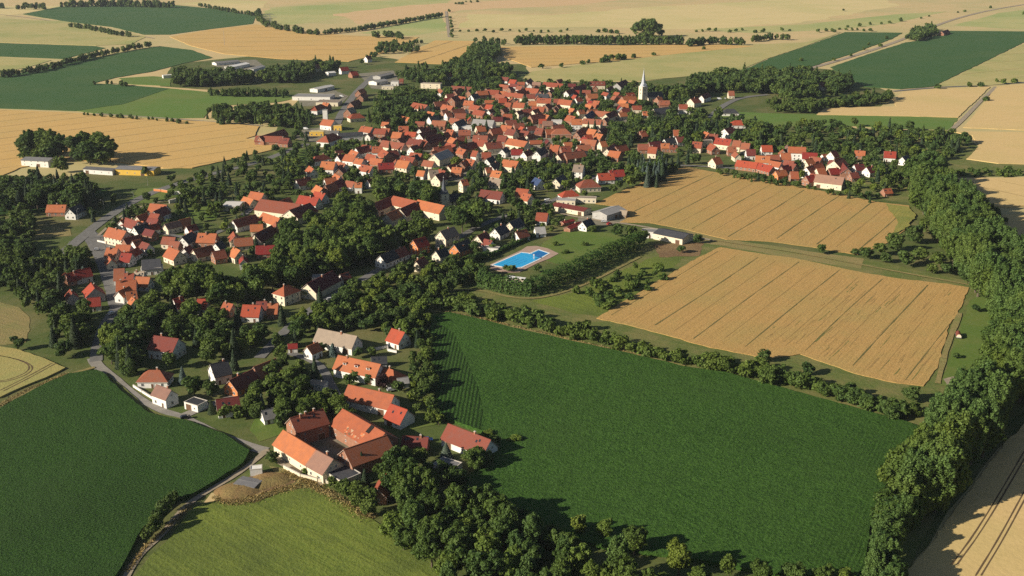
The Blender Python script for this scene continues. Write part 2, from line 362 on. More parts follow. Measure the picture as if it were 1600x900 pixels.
area('wheat_field', [(1400,903),(1425,885),(1450,856),(1490,800),(1525,751),(1560,705),(1600,662),(1680,600),(1800,520),(2300,560),(2300,1200),(1300,1200),(1370,950)], M_WHEAT_PALE, 0.6, 0.5, step=4, amp=.5, extra=right_tracks, mats=[M_WHEAT_PALE, M_TYRE])
FARL = dict(mats=[M_WHEAT_FAR, M_LINE_FAR, M_LINE_FAR]); PALL = dict(mats=[M_WHEAT_PALE, M_LINE_FAR, M_LINE_FAR])
area('wheat_field', [(1477,278),(1600,277),(1900,277),(1900,322),(1600,321),(1572,323),(1530,318),(1497,303),(1484,298)], M_WHEAT_PALE, 0.8, 0.7, extra=trams(R(-58), 30, 0.8, 1, 20), step=6, amp=.5, **PALL)
area('wheat_field', [(1535,337),(1600,334),(1900,330),(1900,470),(1660,445),(1610,405),(1575,370)], M_WHEAT_PALE, 0.8, 0.7, step=6, amp=.5, **PALL)
area('wheat_field', [(1276,179),(1290,168),(1400,166),(1395,155),(1412,143),(1470,138),(1547,135),(1530,152),(1497,183),(1400,181)], M_WHEAT_PALE, 0.7, 0.6, step=8, amp=.6, **PALL)
area('wheat_field', [(1558,135),(1600,131),(1760,127),(1900,210),(1600,203),(1505,199),(1530,170)], M_WHEAT_PALE, 0.7, 0.6, step=8, amp=.6, **PALL)
area('wheat_field', [(1486,205),(1600,206),(1900,212),(1900,262),(1600,256),(1560,255),(1510,248),(1530,228),(1520,212)], M_WHEAT_PALE, 0.7, 0.6, step=8, amp=.6, **PALL)
area('pasture', [(1120,172),(1150,175),(1276,179),(1400,181),(1497,184),(1484,203),(1400,201),(1340,197),(1200,197),(1130,190)], M_PASTURE, 0.3, 0.2, step=8, amp=1)
area('green_field', [(1297,105),(1340,90),(1415,66),(1440,63),(1485,48),(1600,49),(1760,50),(1600,66),(1530,100),(1457,135),(1407,139),(1350,135)], M_BEET, 0.6, 0.5, step=12, amp=1)
area('green_field', [(1155,112),(1200,92),(1260,72),(1320,50),(1410,51),(1395,60),(1330,84),(1270,103),(1220,112)], M_BEET, 0.6, 0.5, step=12, amp=1)
area('barley_field', [(1460,135),(1530,101),(1602,67),(1760,50),(1900,60),(1900,125),(1600,128),(1547,133)], M_YELLOWGREEN, 0.5, 0.4, step=14, amp=1, extra=trams(R(30), 60, 1.2, 1, 30), mats=[M_YELLOWGREEN, M_LINE_FAR])
area('barley_field', [(812,126),(830,112),(900,102),(960,96),(1115,72),(1262,66),(1315,50),(1255,73),(1200,91),(1150,112),(1000,126)], M_YELLOWGREEN, 0.5, 0.4, step=14, amp=1)
area('wheat_field', [(780,73),(1110,69),(1180,72),(1040,86),(960,95),(830,105),(790,90)], M_WHEAT_FAR, 0.6, 0.5, step=14, amp=1, extra=trams(R(10), 40, 1.4, 1, 20), **FARL)
area('wheat_field', [(617,97),(650,78),(680,63),(740,64),(725,85),(712,101)], M_WHEAT_FAR, 0.6, 0.5, step=10, amp=1, extra=trams(R(74), 45, 3.2, 1, 20), **FARL)
area('wheat_field', [(265,57),(330,46),(400,38),(470,50),(560,56),(655,58),(640,66),(610,80),(545,96),(440,92),(350,84),(300,72)], M_WHEAT_FAR, 0.6, 0.5, step=14, amp=1, extra=trams(R(8), 70, 2.2, 1, 20), **FARL)
area('green_field', [(35,22),(95,10),(180,8),(275,8),(340,14),(400,25),(395,37),(330,45),(265,54),(225,54),(175,42),(107,34)], M_BEET, 0.5, 0.4, step=16, amp=1)
area('barley_field', [(-300,20),(0,29),(100,33),(170,45),(228,57),(205,69),(150,71),(0,66),(-300,62)], M_YELLOWGREEN, 0.5, 0.4, step=16, amp=1)
area('green_field', [(-300,63),(0,67),(150,72),(165,75),(100,92),(0,88),(-300,80)], M_BEET, 0.5, 0.4, step=16, amp=1)
area('barley_field', [(-300,82),(0,89),(80,94),(40,106),(0,112),(-300,140)], M_YELLOWGREEN, 0.5, 0.4, step=16, amp=1)
area('green_field', [(-400,170),(-200,140),(0,119),(60,108),(130,93),(200,80),(250,72),(300,78),(332,90),(290,98),(240,111),(180,121),(146,130),(200,133),(265,138),(230,150),(190,163),(118,173),(0,169)], M_BEET, 0.6, 0.5, step=12, amp=1)
area('clover_field', [(118,173),(190,163),(230,150),(265,138),(330,144),(455,148),(465,153),(430,160),(330,166),(318,184),(250,185),(180,180)], M_PASTURE, 0.4, 0.3, step=12, amp=1)
area('clover_field', [(185,122),(240,119),(268,122),(266,134),(200,131)], M_PASTURE, 0.4, 0.3, step=12, amp=1)
area('wheat_field', [(-400,160),(0,171),(120,176),(190,183),(330,190),(405,197),(398,212),(384,216),(430,224),(428,233),(350,251),(300,262),(255,262),(175,252),(100,250),(30,262),(0,276),(-300,290)], M_WHEAT_FAR, 0.7, 0.6, step=8, amp=.7, extra=trams(R(42), 34, 1.1, 1, 10), **FARL)
area('green_field', [(-300,290),(0,277),(80,284),(150,292),(175,300),(140,320),(60,330),(-300,360)], M_MAIZE_WEST, 0.6, 0.5, step=6, amp=.6)
# left edge: ripe field with curved tracks, grass paddock
def curve_tracks(mb, poly, z):
    for off in (0, 1.8):
        for a in ([(-60,598),(0,597),(35,586),(48,575),(40,566),(10,557),(-40,550)], [(0,610),(40,590),(82,567)]):
            q = [np.array(P(*p, z)) + np.array([off, -off*.4]) for p in a]; ribbon(mb, smooth([tuple(p) for p in q], 3), 0.6, z + 0.05, 1, 0.3)
area('barley_field', [(-300,545),(0,541),(30,546),(70,560),(102,574),(70,590),(30,606),(0,620),(-300,680)], crop('barley_near', (0.30,0.27,0.10), (0.26,0.25,0.085), (0.34,0.27,0.10), R(20), 0.0, 0.8, 0.4, 0.03, 0.6, 0.5), 0.8, 0.7, step=4, amp=.4, extra=curve_tracks, mats=[crop('barley_near_b', (0.31,0.28,0.10), (0.26,0.25,0.085), (0.36,0.27,0.10), R(20), 0.0, 0.8, 0.4, 0.03, 0.6, 0.5), M_TYRE])
area('paddock', [(-200,470),(0,472),(30,480),(46,495),(47,515),(40,535),(0,540),(-200,545)], M_DRY, 0.15, step=5, amp=.6)
area('lawn', [(-100,390),(0,389),(45,392),(40,408),(0,412),(-100,415)], M_LAWN, 0.15, step=5, amp=.6)
area('lawn', [(40,358),(70,353),(110,358),(112,368),(60,372),(40,372)], M_DRY, 0.15, step=5, amp=.6)
area('lawn', [(215,295),(255,292),(290,300),(262,312),(235,318),(200,315)], M_LAWN, 0.15, step=5, amp=.6)
area('lawn', [(280,318),(345,318),(335,345),(290,340)], M_LAWN, 0.15, step=5, amp=.6)
area('lawn', [(830,400),(850,378),(880,362),(930,362),(975,366),(1000,374),(960,392),(900,412),(868,412)], M_LAWN, 0.15, step=5, amp=.6)
area('lawn', [(803,266),(825,263),(870,268),(885,275),(850,283),(815,280)], M_LAWN, 0.15, step=5, amp=.6)
area('lawn', [(540,378),(600,376),(600,396),(560,400)], M_LAWN, 0.15, step=5, amp=.6)
area('lawn', [(620,645),(690,640),(690,662),(640,672)], M_LAWN, 0.15, step=5, amp=.6)
area('lawn', [(400,650),(442,644),(446,676),(405,690),(390,672)], M_LAWN, 0.15, step=5, amp=.6)
area('lawn', [(430,235),(470,232),(520,237),(525,246),(470,258),(420,250)], M_LAWN, 0.15, step=5, amp=.6)
area('dry_meadow', [(1296,222),(1320,208),(1342,208),(1338,222),(1325,231),(1300,226)], M_DRY, 0.15, step=5, amp=.8)
area('dry_meadow', [(1428,216),(1460,208),(1482,212),(1460,222),(1432,224)], M_DRY, 0.15, step=5, amp=.8)
area('dry_meadow', [(1445,232),(1500,222),(1560,256),(1640,259),(1640,274),(1480,275),(1460,262)], M_VERGE, 0.15, step=5, amp=.8)
area('allotments', [(1330,275),(1420,268),(1440,300),(1425,318),(1380,312),(1330,296)], M_VERGE, 0.11, step=5, amp=.8)
area('works_yard', [(465,152),(520,140),(545,150),(530,165),(470,166)], M_YARD, 0.15, step=6, amp=.4)
area('works_yard', [(455,214),(470,203),(500,199),(530,205),(510,222),(480,222)], M_YARD, 0.15, step=6, amp=.4)
area('works_yard', [(905,338),(930,334),(985,336),(1000,345),(960,352),(900,352)], M_YARD, 0.15, step=6, amp=.4)
area('works_yard', [(335,96),(400,93),(415,105),(395,116),(340,112)], M_YARD, 0.15, step=6, amp=.4)
area('works_yard', [(580,138),(560,115),(615,110),(625,130),(600,140)], M_YARD, 0.15, step=6, amp=.4)
area('village_square', [(132,374),(150,362),(172,378),(192,400),(186,440),(198,480),(172,486),(162,445),(148,405)], M_ASPHALT, 0.15, step=6, amp=.3)
area('village_centre_ground', [(540,240),(640,205),(700,170),(800,150),(930,150),(1000,170),(960,215),(930,245),(860,262),(800,262),(720,285),(640,268),(560,265)], M_YARD, 0.11, step=12, amp=2)
area('farm_courtyard', [(470,690),(505,660),(535,668),(548,705),(535,720),(505,712)], M_YARD, 0.15, step=4, amp=.3)
area('dirt_mound_ground', [(338,770),(352,758),(395,742),(440,738),(470,745),(478,758),(440,766),(400,782),(360,784)], M_EARTH, 0.2, step=3, amp=.5)
area('dry_verge', [(420,728),(450,733),(478,748),(520,772),(565,800),(572,806),(540,786),(482,762),(440,768),(400,782),(340,782),(336,778),(395,776),(440,762),(465,752),(430,738)], M_DRY, 0.38, step=4, amp=.5)
# ---- roads and tracks
def zz(i): return 0.24 + 0.012 * i
road('road', [(145,560),(152,572),(175,590),(205,617),(240,640),(275,650),(305,663),(345,683),(395,700),(415,705)], 5.6, M_ROAD, zz(0))
road('side_road', [(283,652),(310,640),(345,628),(380,615)], 5, M_ROAD, zz(1))
road('farm_lane', [(412,704),(425,712),(442,725),(470,742),(500,760)], 3.2, M_TRACK, zz(2))
road('dirt_track', [(414,706),(405,715),(370,742),(335,762),(300,783),(278,805),(255,835),(225,860),(205,885),(185,930),(150,1020)], 2.6, M_TRACK, zz(3))
road('street', [(150,565),(152,540),(165,505),(185,478),(180,440),(165,400),(150,375),(140,360)], 6, M_ASPHALT, zz(4))
road('main_road', [(60,420),(100,395),(135,365),(160,345),(195,322),(240,300),(285,285),(330,272),(400,255),(440,240),(480,225)], 8, M_ASPHALT, zz(5))
road('footway', [(150,372),(190,335),(235,318),(280,310)], 2.2, M_TRACK, zz(6))
road('street', [(405,560),(430,533),(450,513),(480,488),(520,462),(560,441),(600,416),(650,396),(700,381),(760,347),(830,326),(870,312),(905,292),(930,275)], 5.5, M_ASPHALT, zz(7))
road('street', [(540,640),(520,610),(505,575),(480,560),(450,552)], 4.5, M_ASPHALT, zz(8))
road('street', [(520,235),(522,205),(532,180),(545,160),(560,140),(585,118)], 9, M_ASPHALT, zz(9))
road('street', [(640,310),(660,285),(690,262),(700,230),(720,205)], 6, M_ASPHALT, zz(10))
road('street', [(140,372),(230,360),(300,375),(350,362),(400,320)], 5, M_ASPHALT, zz(11))
road('gravel_track', [(690,455),(745,452),(790,464),(830,468),(870,461),(920,443),(980,412),(1000,402)], 2.2, M_DRY, zz(12))
road('gravel_track', [(840,325),(900,340),(960,348),(1010,355),(1090,372),(1120,377)], 3.0, M_TRACK, zz(13))
road('field_path', [(1110,375),(1150,381),(1250,396),(1400,425),(1515,446)], 2.2, M_DRY, zz(25), 0.3)
road('grass_path', [(672,486),(720,493),(800,512),(868,527),(935,542),(1025,562),(1070,573)], 1.8, M_DRY, zz(14), 0.3)
road('grass_path', [(1500,490),(1478,545),(1465,600)], 2.5, M_DRY, zz(15), 0.3)
road('street', [(1105,195),(1115,178),(1130,165),(1155,153),(1200,148)], 8, M_ASPHALT, zz(16))
road('country_road', [(1262,108),(1310,95),(1370,76),(1410,62),(1450,45),(1490,30),(1545,16),(1620,4),(1800,-20)], 9, M_TRACK, zz(17))
road('country_road', [(1395,143),(1460,137),(1550,133),(1600,129),(1760,124)], 6, M_ASPHALT, zz(18))
road('field_track', [(1556,136),(1530,160),(1500,192),(1480,208)], 5, M_TRACK, zz(19))
road('field_track', [(150,178),(300,188),(410,197)], 4, M_TRACK, zz(20))
road('field_track', [(0,23),(40,27),(110,37),(200,53),(240,60)], 5, M_TRACK, zz(21))
road('village_street', [(930,275),(990,268),(1060,258),(1120,262),(1180,266),(1260,285)], 5, M_ASPHALT, zz(22))
road('dirt_track', [(0,634),(50,610),(105,587),(148,575)], 2.2, M_DRY, zz(23), 0.2)
road('far_lane', [(697,18),(699,36),(702,58)], 6, M_TRACK, zz(26))
road('verge_strip', [(165,585),(195,612),(236,648),(290,658),(350,680),(392,704)], 2.0, M_VERGE, zz(24), 0.3, False)

# the grassed-over bunker on the bare plot and the tall dry grass around it
def mound(x, y, rx, ry, h, ang):
    cx, cy = P(x, y); n = 26; mb = MB(); rings = 6
    for i in range(rings + 1):
        t = i / rings
        for k in range(n):
            a = 2 * math.pi * k / n; w = 1 + .10 * math.sin(3 * a + x) + .06 * math.sin(5 * a)
            px, py = rx * w * math.cos(a) * (1 - t), ry * w * math.sin(a) * (1 - t); z = h * (1 - (1 - t) ** 2.4) + (random.uniform(-.06, .06) if 0 < i else 0) + .2
            mb.v.append((cx + px * math.cos(ang) - py * math.sin(ang), cy + px * math.sin(ang) + py * math.cos(ang), z))
    for i in range(rings):
        for k in range(n): mb.f.append((i*n+k, i*n+(k+1)%n, (i+1)*n+(k+1)%n, (i+1)*n+k)); mb.m.append(0)
    o = mb.obj('grass_mound', crop('mound_grass', (0.25,0.16,0.07), (0.19,0.125,0.055), (0.20,0.17,0.06), R(20), 0.0, 0.9, 0.3, 0.06, 0.7, 0.8)); o['kind'] = 'structure'
    for p in o.data.polygons: p.use_smooth = True
mound(372, 768, 9, 7, 1.3, R(20)); mound(418, 752, 9, 6.5, 1.3, R(30))
M_TUFT = leaf_mat('dry_tall_grass', (0.20,0.155,0.060), (0.29,0.225,0.09), True, .2)
V = []; T = []
for line_, wid, num in [([(338,780),(370,786),(400,781),(440,766),(482,757),(515,774),(560,799),(580,808)], 4.5, 3000), ([(440,740),(470,748),(490,756)], 3.5, 900), ([(0,634),(50,608),(105,585)], 2.5, 1000), ([(680,484),(760,500),(868,526),(1000,556)], 1.6, 1000), ([(200,893),(225,858),(262,826),(300,788)], 1.8, 700)]:
    q = [np.array(P(*p)) for p in line_]
    for _ in range(num):
        i = random.randrange(len(q) - 1); t = random.random(); c = q[i] + (q[i+1] - q[i]) * t + np.array([random.gauss(0, wid / 3), random.gauss(0, wid / 3)]); hh = random.uniform(.15, .6); a = random.random() * 6.28; w = random.uniform(.12, .3); dx, dy = math.cos(a) * w, math.sin(a) * w; lx, ly = random.gauss(0, .2), random.gauss(0, .2)
        V += [(c[0]-dx, c[1]-dy, .1), (c[0]+dx, c[1]+dy, .1), (c[0]+dx*.6+lx, c[1]+dy*.6+ly, .3+hh), (c[0]-dx*.6+lx, c[1]-dy*.6+ly, .3+hh)]; T += [random.random()] * 4
o = link('dry_grass', npmesh('dry_grass', V, np.arange(len(V)).reshape(-1, 4), M_TUFT, T)); fixed(o, 'tall dry golden grass along the tracks and field edges', 'grass'); o['kind'] = 'stuff'
# ------------------------------------------------------------------ buildings
ROOF = {'o': tile_mat('orange_tile', (0.360,0.108,0.046), (0.26,0.088,0.048)), 'r': tile_mat('red_tile', (0.30,0.046,0.026), (0.22,0.045,0.028)),
        'b': tile_mat('brown_red_tile', (0.25,0.072,0.038), (0.20,0.085,0.06)), 'n': tile_mat('faded_brown_tile', (0.29,0.165,0.115), (0.22,0.13,0.10)), 'm': tile_mat('maroon_tile', (0.17,0.038,0.028), (0.13,0.04,0.035)),
        'd': tile_mat('slate', (0.045,0.047,0.055), (0.07,0.07,0.075)), 'g': tile_mat('grey_sheet', (0.33,0.32,0.31), (0.24,0.23,0.22)),
        't': tile_mat('tan_sheet', (0.34,0.27,0.20), (0.26,0.21,0.16)), 'e': tile_mat('dark_grey_sheet', (0.14,0.14,0.145), (0.19,0.185,0.18)), 'w': tile_mat('white_sheet', (0.74,0.72,0.68), (0.62,0.60,0.56)),
        'u': tile_mat('blue_sheet', (0.035,0.06,0.14), (0.05,0.07,0.15)), 'y': tile_mat('yellow_sheet', (0.62,0.46,0.12), (0.56,0.42,0.12))}
WALL = {'w': plain('white_render', (0.69,0.67,0.62), 0.85, 0.2, 0.5), 'c': plain('cream_render', (0.66,0.58,0.43), 0.85, 0.2, 0.4),
        'k': plain('brick_wall', (0.30,0.15,0.095), 0.9, 0.3, 0.6), 'y': plain('yellow_wall', (0.66,0.42,0.07), 0.8, 0.15, 0.4),
        'o': plain('orange_wall', (0.58,0.21,0.075), 0.8, 0.2, 0.4), 'g': plain('grey_wall', (0.36,0.35,0.33), 0.85, 0.25, 0.4),
        'b': plain('timber_wall', (0.25,0.16,0.09), 0.9, 0.3, 0.5)}
RW = {'o': 'orange-roofed', 'r': 'bright red-roofed', 'b': 'brownish red-roofed', 'n': 'faded brown-roofed', 'm': 'maroon-roofed', 'd': 'dark slate-roofed', 'g': 'grey-roofed', 't': 'tan-roofed', 'e': 'dark grey-roofed', 'w': 'white-roofed', 'u': 'blue-roofed', 'y': 'yellow-roofed'}
WW = {'w': 'white', 'c': 'cream', 'k': 'brick', 'y': 'yellow', 'o': 'orange', 'g': 'grey', 'b': 'timber'}
M_PANE, nt_, b_, _ = new_mat('window_pane'); b_.inputs['Base Color'].default_value = (0.02, 0.024, 0.03, 1); b_.inputs['Roughness'].default_value = 0.12; b_.inputs['Specular IOR Level'].default_value = 0.5
M_FRAME = plain('window_frame', (0.6, 0.58, 0.54), 0.6, 0.1)
M_DOOR = plain('door_wood', (0.13, 0.07, 0.04), 0.7, 0.3)
M_BRICK = plain('chimney_brick', (0.33, 0.15, 0.09), 0.9, 0.3, 1.5)
M_TRIM = plain('eave_trim', (0.5, 0.46, 0.4), 0.8, 0.2)
def window_mesh(w, h):
    mb = MB(); t = 0.1; y0, y1 = -0.06, 0.02
    mb.box(-w/2, w/2, y0, y1, 0, t, 1); mb.box(-w/2, w/2, y0, y1, h - t, h, 1)
    mb.box(-w/2, -w/2 + t, y0, y1, t, h - t, 1); mb.box(w/2 - t, w/2, y0, y1, t, h - t, 1)
    mb.box(-0.04, 0.04, y0, y1, t, h - t, 1); mb.box(-w/2 + t, -0.04, -0.02, 0.0, t, h - t, 0); mb.box(0.04, w/2 - t, -0.02, 0.0, t, h - t, 0)
    return mb.mesh('window', M_PANE, M_FRAME)
WIN = window_mesh(1.25, 1.45); WIN_S = window_mesh(0.9, 1.0); WIN_W = window_mesh(2.6, 1.2)
md = MB(); md.box(-.55, .55, -.06, .02, 0, 2.1, 0); md.box(-.7, -.55, -.1, .03, 0, 2.1, 1); md.box(.55, .7, -.1, .03, 0, 2.1, 1); md.box(-.7, .7, -.1, .03, 2.1, 2.25, 1)
DOOR = md.mesh('door', M_DOOR, M_FRAME)
mg = MB(); mg.box(-1.5, 1.5, -.07, .02, 0, 2.8, 0); mg.box(-1.65, -1.5, -.1, .03, 0, 2.95, 1); mg.box(1.5, 1.65, -.1, .03, 0, 2.95, 1); mg.box(-1.5, 1.5, -.1, .03, 2.8, 2.95, 1)
GATE = mg.mesh('barn_door', M_DOOR, M_TRIM)
mc = MB(); mc.box(-.4, .4, -.35, .35, 0, 1.9, 0); mc.box(-.48, .48, -.43, .43, 1.9, 2.05, 1); mc.cyl(0, 0, 2.05, 2.35, .15, .13, 8, 1)
CHIM = mc.mesh('chimney', M_BRICK, M_TRIM)
DISH = None
HOUSES = []
def slab(mb, a, b, c, d, t, m=0):
    """a roof plane a-b (eave) c-d (ridge) with thickness t along z"""
    q = [a, b, c, d]; lo = [(p[0], p[1], p[2] - t) for p in q]; i = len(mb.v); mb.v += q + lo
    for f in ((0,1,2,3), (7,6,5,4), (0,4,5,1), (1,5,6,2), (2,6,7,3), (3,7,4,0)): mb.f.append(tuple(i + k for k in f)); mb.m.append(m)
def building(cx, cy, L, W, ang, hw, rc, wc, pitch=45.0, fl='', kind=None, phrase=None):
    name = kind or ('flat_building' if 'f' in fl and L > 9 else 'shed' if (hw <= 3 and L < 10) else 'hall' if (pitch < 25 and W > 10) else 'barn' if L > 19 else 'house')
    # keep the ridge direction in -90..90 so that -y is the side towards the viewer
    while ang > 90: ang -= 180
    while ang <= -90: ang += 180
    root = empty(name, (cx, cy, 0), R(ang)); px, py, s = proj(cx, cy, hw)
    hx, hy = L / 2, W / 2; rise = hy * math.tan(R(pitch)); top = hw + rise
    flat = 'f' in fl; hip = 'h' in fl; half = 'H' in fl
    wl = MB(); e = 0.0
    wl.box(-hx, hx, -hy, hy, 0, hw if not flat else hw + 0.35, 0, bottom=False)
    if not flat and not hip:
        gt = top - 0.32
        for sx in (-1, 1):
            x = sx * (hx - 0.001); wl.face([(x, -hy * (1 - 0), hw), (x, hy, hw), (x, 0, hw + rise * 0.985 - .1)][::sx], 0)
            xi = sx * (hx - 0.3); wl.face([(xi, -hy, hw), (xi, hy, hw), (xi, 0, hw + rise * 0.985 - .1)][::-sx], 0)
    wall = wl.obj('wall', WALL[wc], root)
    rf = MB(); oe = min(0.55, W * .07); og = min(0.4, L * .04); t = 0.22
    tp = math.tan(R(pitch))
    if flat:
        rf.box(-hx + .25, hx - .25, -hy + .25, hy - .25, hw + 0.1, hw + 0.352, 0)
        for a in ((-hx-.08, hx+.08, -hy-.08, -hy+.25), (-hx-.08, hx+.08, hy-.25, hy+.08), (-hx-.08, -hx+.25, -hy+.25, hy-.25), (hx-.25, hx+.08, -hy+.25, hy-.25)): rf.box(*a, hw + .3, hw + .55, 1)
    elif hip:
        ez = hw - oe * tp + t; X, Y = hx + oe, hy + oe; k = min(hx - .5, hy * 0.95); rx = hx - k; rz = top + t
        lo = [(-X,-Y,ez),(X,-Y,ez),(X,Y,ez),(-X,Y,ez)]; r0, r1 = (-rx,0,rz), (rx,0,rz)
        for f in ([lo[0],lo[1],r1,r0], [lo[2],lo[3],r0,r1], [lo[1],lo[2],r1], [lo[3],lo[0],r0]): rf.face(f, 0)
        dn = [(p[0],p[1],p[2]-t) for p in lo]
        for k2 in range(4): rf.face([dn[k2], dn[(k2+1)%4], lo[(k2+1)%4], lo[k2]], 1)
        rf.face(dn[::-1], 1)
    else:
        X = hx + og; ez = hw - oe * tp + t; rz = top + t
        slab(rf, (-X,-hy-oe,ez), (X,-hy-oe,ez), (X,0,rz), (-X,0,rz), t)
        slab(rf, (X,hy+oe,ez), (-X,hy+oe,ez), (-X,0.002,rz), (X,0.002,rz), t)
        rf.box(-X, X, -0.14, 0.14, rz - 0.06, rz + 0.1, 2)
        # barge boards at the gables
        for sx in (-1, 1):
            for sy in (-1, 1):
                x0 = sx * (X - .02); x1 = sx * (X + .05)
                a = [(x0, sy*(hy+oe), ez - t - .03), (x1, sy*(hy+oe), ez - t - .03), (x1, 0, rz - t - .03), (x0, 0, rz - t - .03)]
                slab(rf, *[(p[0], p[1], p[2] + .12) for p in a], .14, 1)
    roof = rf.obj('roof', [ROOF[rc], M_TRIM, ROOF[rc]], root)
    size = s
    if 'c' in fl or (not flat and name == 'house' and s > 1.3 and random.random() < 0.6):
        for k in range(1 + ('C' in fl) * 2):
            link('chimney', CHIM, roof, (hx * random.uniform(-.6, .6), random.uniform(-.1, .12) * W, top - 0.75), 0)
    if 'D' in fl:
        for k in (-1, 0, 1) if L > 14 else (0,):
            dm = MB(); x = k * L * 0.28 + .1; yb = -hy * 0.62; zb = hw + (hy - hy * .62) * tp
            dm.box(x - .9, x + .9, yb, yb + 1.6, zb + .1, zb + 1.25, 0); dm.box(x - .6, x + .6, yb - .04, yb, zb + .35, zb + 1.05, 2); dm.box(x - 1.05, x + 1.05, yb - .25, yb + 2.2, zb + 1.25, zb + 1.42, 1)
            dm.obj('dormer', [WALL[wc], ROOF[rc], M_PANE], roof)
    if not flat and not hip and s > 1.35 and rise > 2.4 and 'x' not in fl and random.random() < .45:
        for k in range(random.randint(1, 3)):
            sk = MB(); u = random.uniform(-.38, .38) * L; v0 = -hy * random.uniform(.35, .6); z0 = hw + (hy + v0) * tp + t + .04; dz = 1.1 * math.sin(R(pitch)); dv = 1.1 * math.cos(R(pitch))
            slab(sk, (u - .45, v0, z0), (u + .45, v0, z0), (u + .45, v0 + dv, z0 + dz), (u - .45, v0 + dv, z0 + dz), .12); sk.obj('skylight', M_PANE, roof)
    # windows and doors on the sides that can be seen (all four on the nearer buildings)
    if s > 1.15 and 'n' not in fl:
        near = s > 2.3
        floors = [0.95] if hw < 5 else [0.95, 3.6] if hw < 7.5 else [0.95, 3.6, 6.2]
        barn = name in ('barn', 'hall') or (wc in 'kgb' and hw >= 4 and L > 13)
        sides = [(0, -1), (0, 1), (-1, 0), (1, 0)]
        for sx, sy in sides:
            wn = Vector((sx, sy, 0)); wn.rotate(root.rotation_euler); to = Vector((-cx, -cy, 0)).normalized()
            if wn.dot(to) < (-0.3 if near else 0.15): continue
            ln = L if sy else W; n = max(1, min(7, int(ln / (3.4 if not barn else 6.5))))
            if s < 1.6: n = min(n, 3)
            rot = 0 if sy == -1 else math.pi if sy == 1 else -math.pi/2 if sx == -1 else math.pi/2
            off = hy if sy else hx
            def put(me, nm, u, z):
                dx, dy = u * math.cos(rot), u * math.sin(rot)
                link(nm, me, root, (dx + sx * (off + .003), dy + sy * (off + .003), z), rot)
            if name == 'shed' or hw <= 3:
                if sy: put(GATE if hw >= 2.9 else DOOR, 'door', -ln * .18, 0.02); put(WIN_S, 'window', ln * .25, 1.1) if ln > 5 else None
                continue
            dpos = random.randrange(n) if (sy == -1 and 'x' not in fl) else -1
            for fi, z in enumerate(floors):
                if z + 1.7 > hw: continue
                for k in range(n):
                    u = (k + .5) / n * ln - ln / 2
                    if fi == 0 and k == dpos: put(GATE if barn and hw > 3.4 else DOOR, 'door', u, 0.02)
                    elif barn: put(WIN_S, 'window', u, z + .6)
                    else: put(WIN, 'window', u, z)
            if sx and not flat and not hip and rise > 3 and s > 1.5:
                for u in ((-1, 1) if W > 7.5 else (0,)): put(WIN_S, 'window', u * W * .13, hw + .35)
    size_w = 'long ' if L > 19 else 'small ' if L < 7.5 else ''
    if not phrase:
        ph = f"{size_w}{RW[rc]} {WW[wc]} {name.replace('_', ' ')}" if not flat else f"{size_w}flat {RW[rc]} {WW[wc]} building"
        if hip: ph = ph.replace(RW[rc], 'hipped ' + RW[rc])
    else: ph = phrase
    tag(root, ph, 'barn' if name == 'barn' else 'hall' if name == 'hall' else 'shed' if name == 'shed' else 'outbuilding' if name == 'outbuilding' else 'building' if flat else 'house', at=(px, py))
    HOUSES.append((cx, cy, L, W, ang, hw, top, px, py))
    return root, roof
def build_line(line):
    q = line.split(); m = q[0] == 'm'
    if m: x, y, L, ang, W, hw = map(float, q[1:7]); rc, wc = q[7], q[8]; fl = q[9] if len(q) > 9 else ''
    else: x1, y1, x2, y2, W, hw = map(float, q[0:6]); rc, wc = q[6], q[7]; fl = q[8] if len(q) > 8 else ''
    pitch = 45.0 if W < 10 else 40.0 if W < 13 else 35.0
    if 'p' in fl: k = fl.index('p'); pitch = float(fl[k+1:k+3]); fl = fl[:k] + fl[k+3:]
    elif 'h' in fl: pitch = 38.0
    top = hw + W / 2 * math.tan(R(pitch)) + .2
    if 'f' in fl: top = hw + .4
    if m: cx, cy = P(x, y, top)
    else:
        a = P(x1, y1, top); b = P(x2, y2, top); cx, cy = (a[0]+b[0])/2, (a[1]+b[1])/2; L = math.hypot(b[0]-a[0], b[1]-a[1]); ang = math.degrees(math.atan2(b[1]-a[1], b[0]-a[0]))
        if L > 34: L = 34 + (L - 34) * .3
        L = max(L, 5.5)
        if 'h' in fl: L += min(W * .9, 8)
    return building(cx, cy, L, W, ang, hw, rc, wc, pitch, fl)
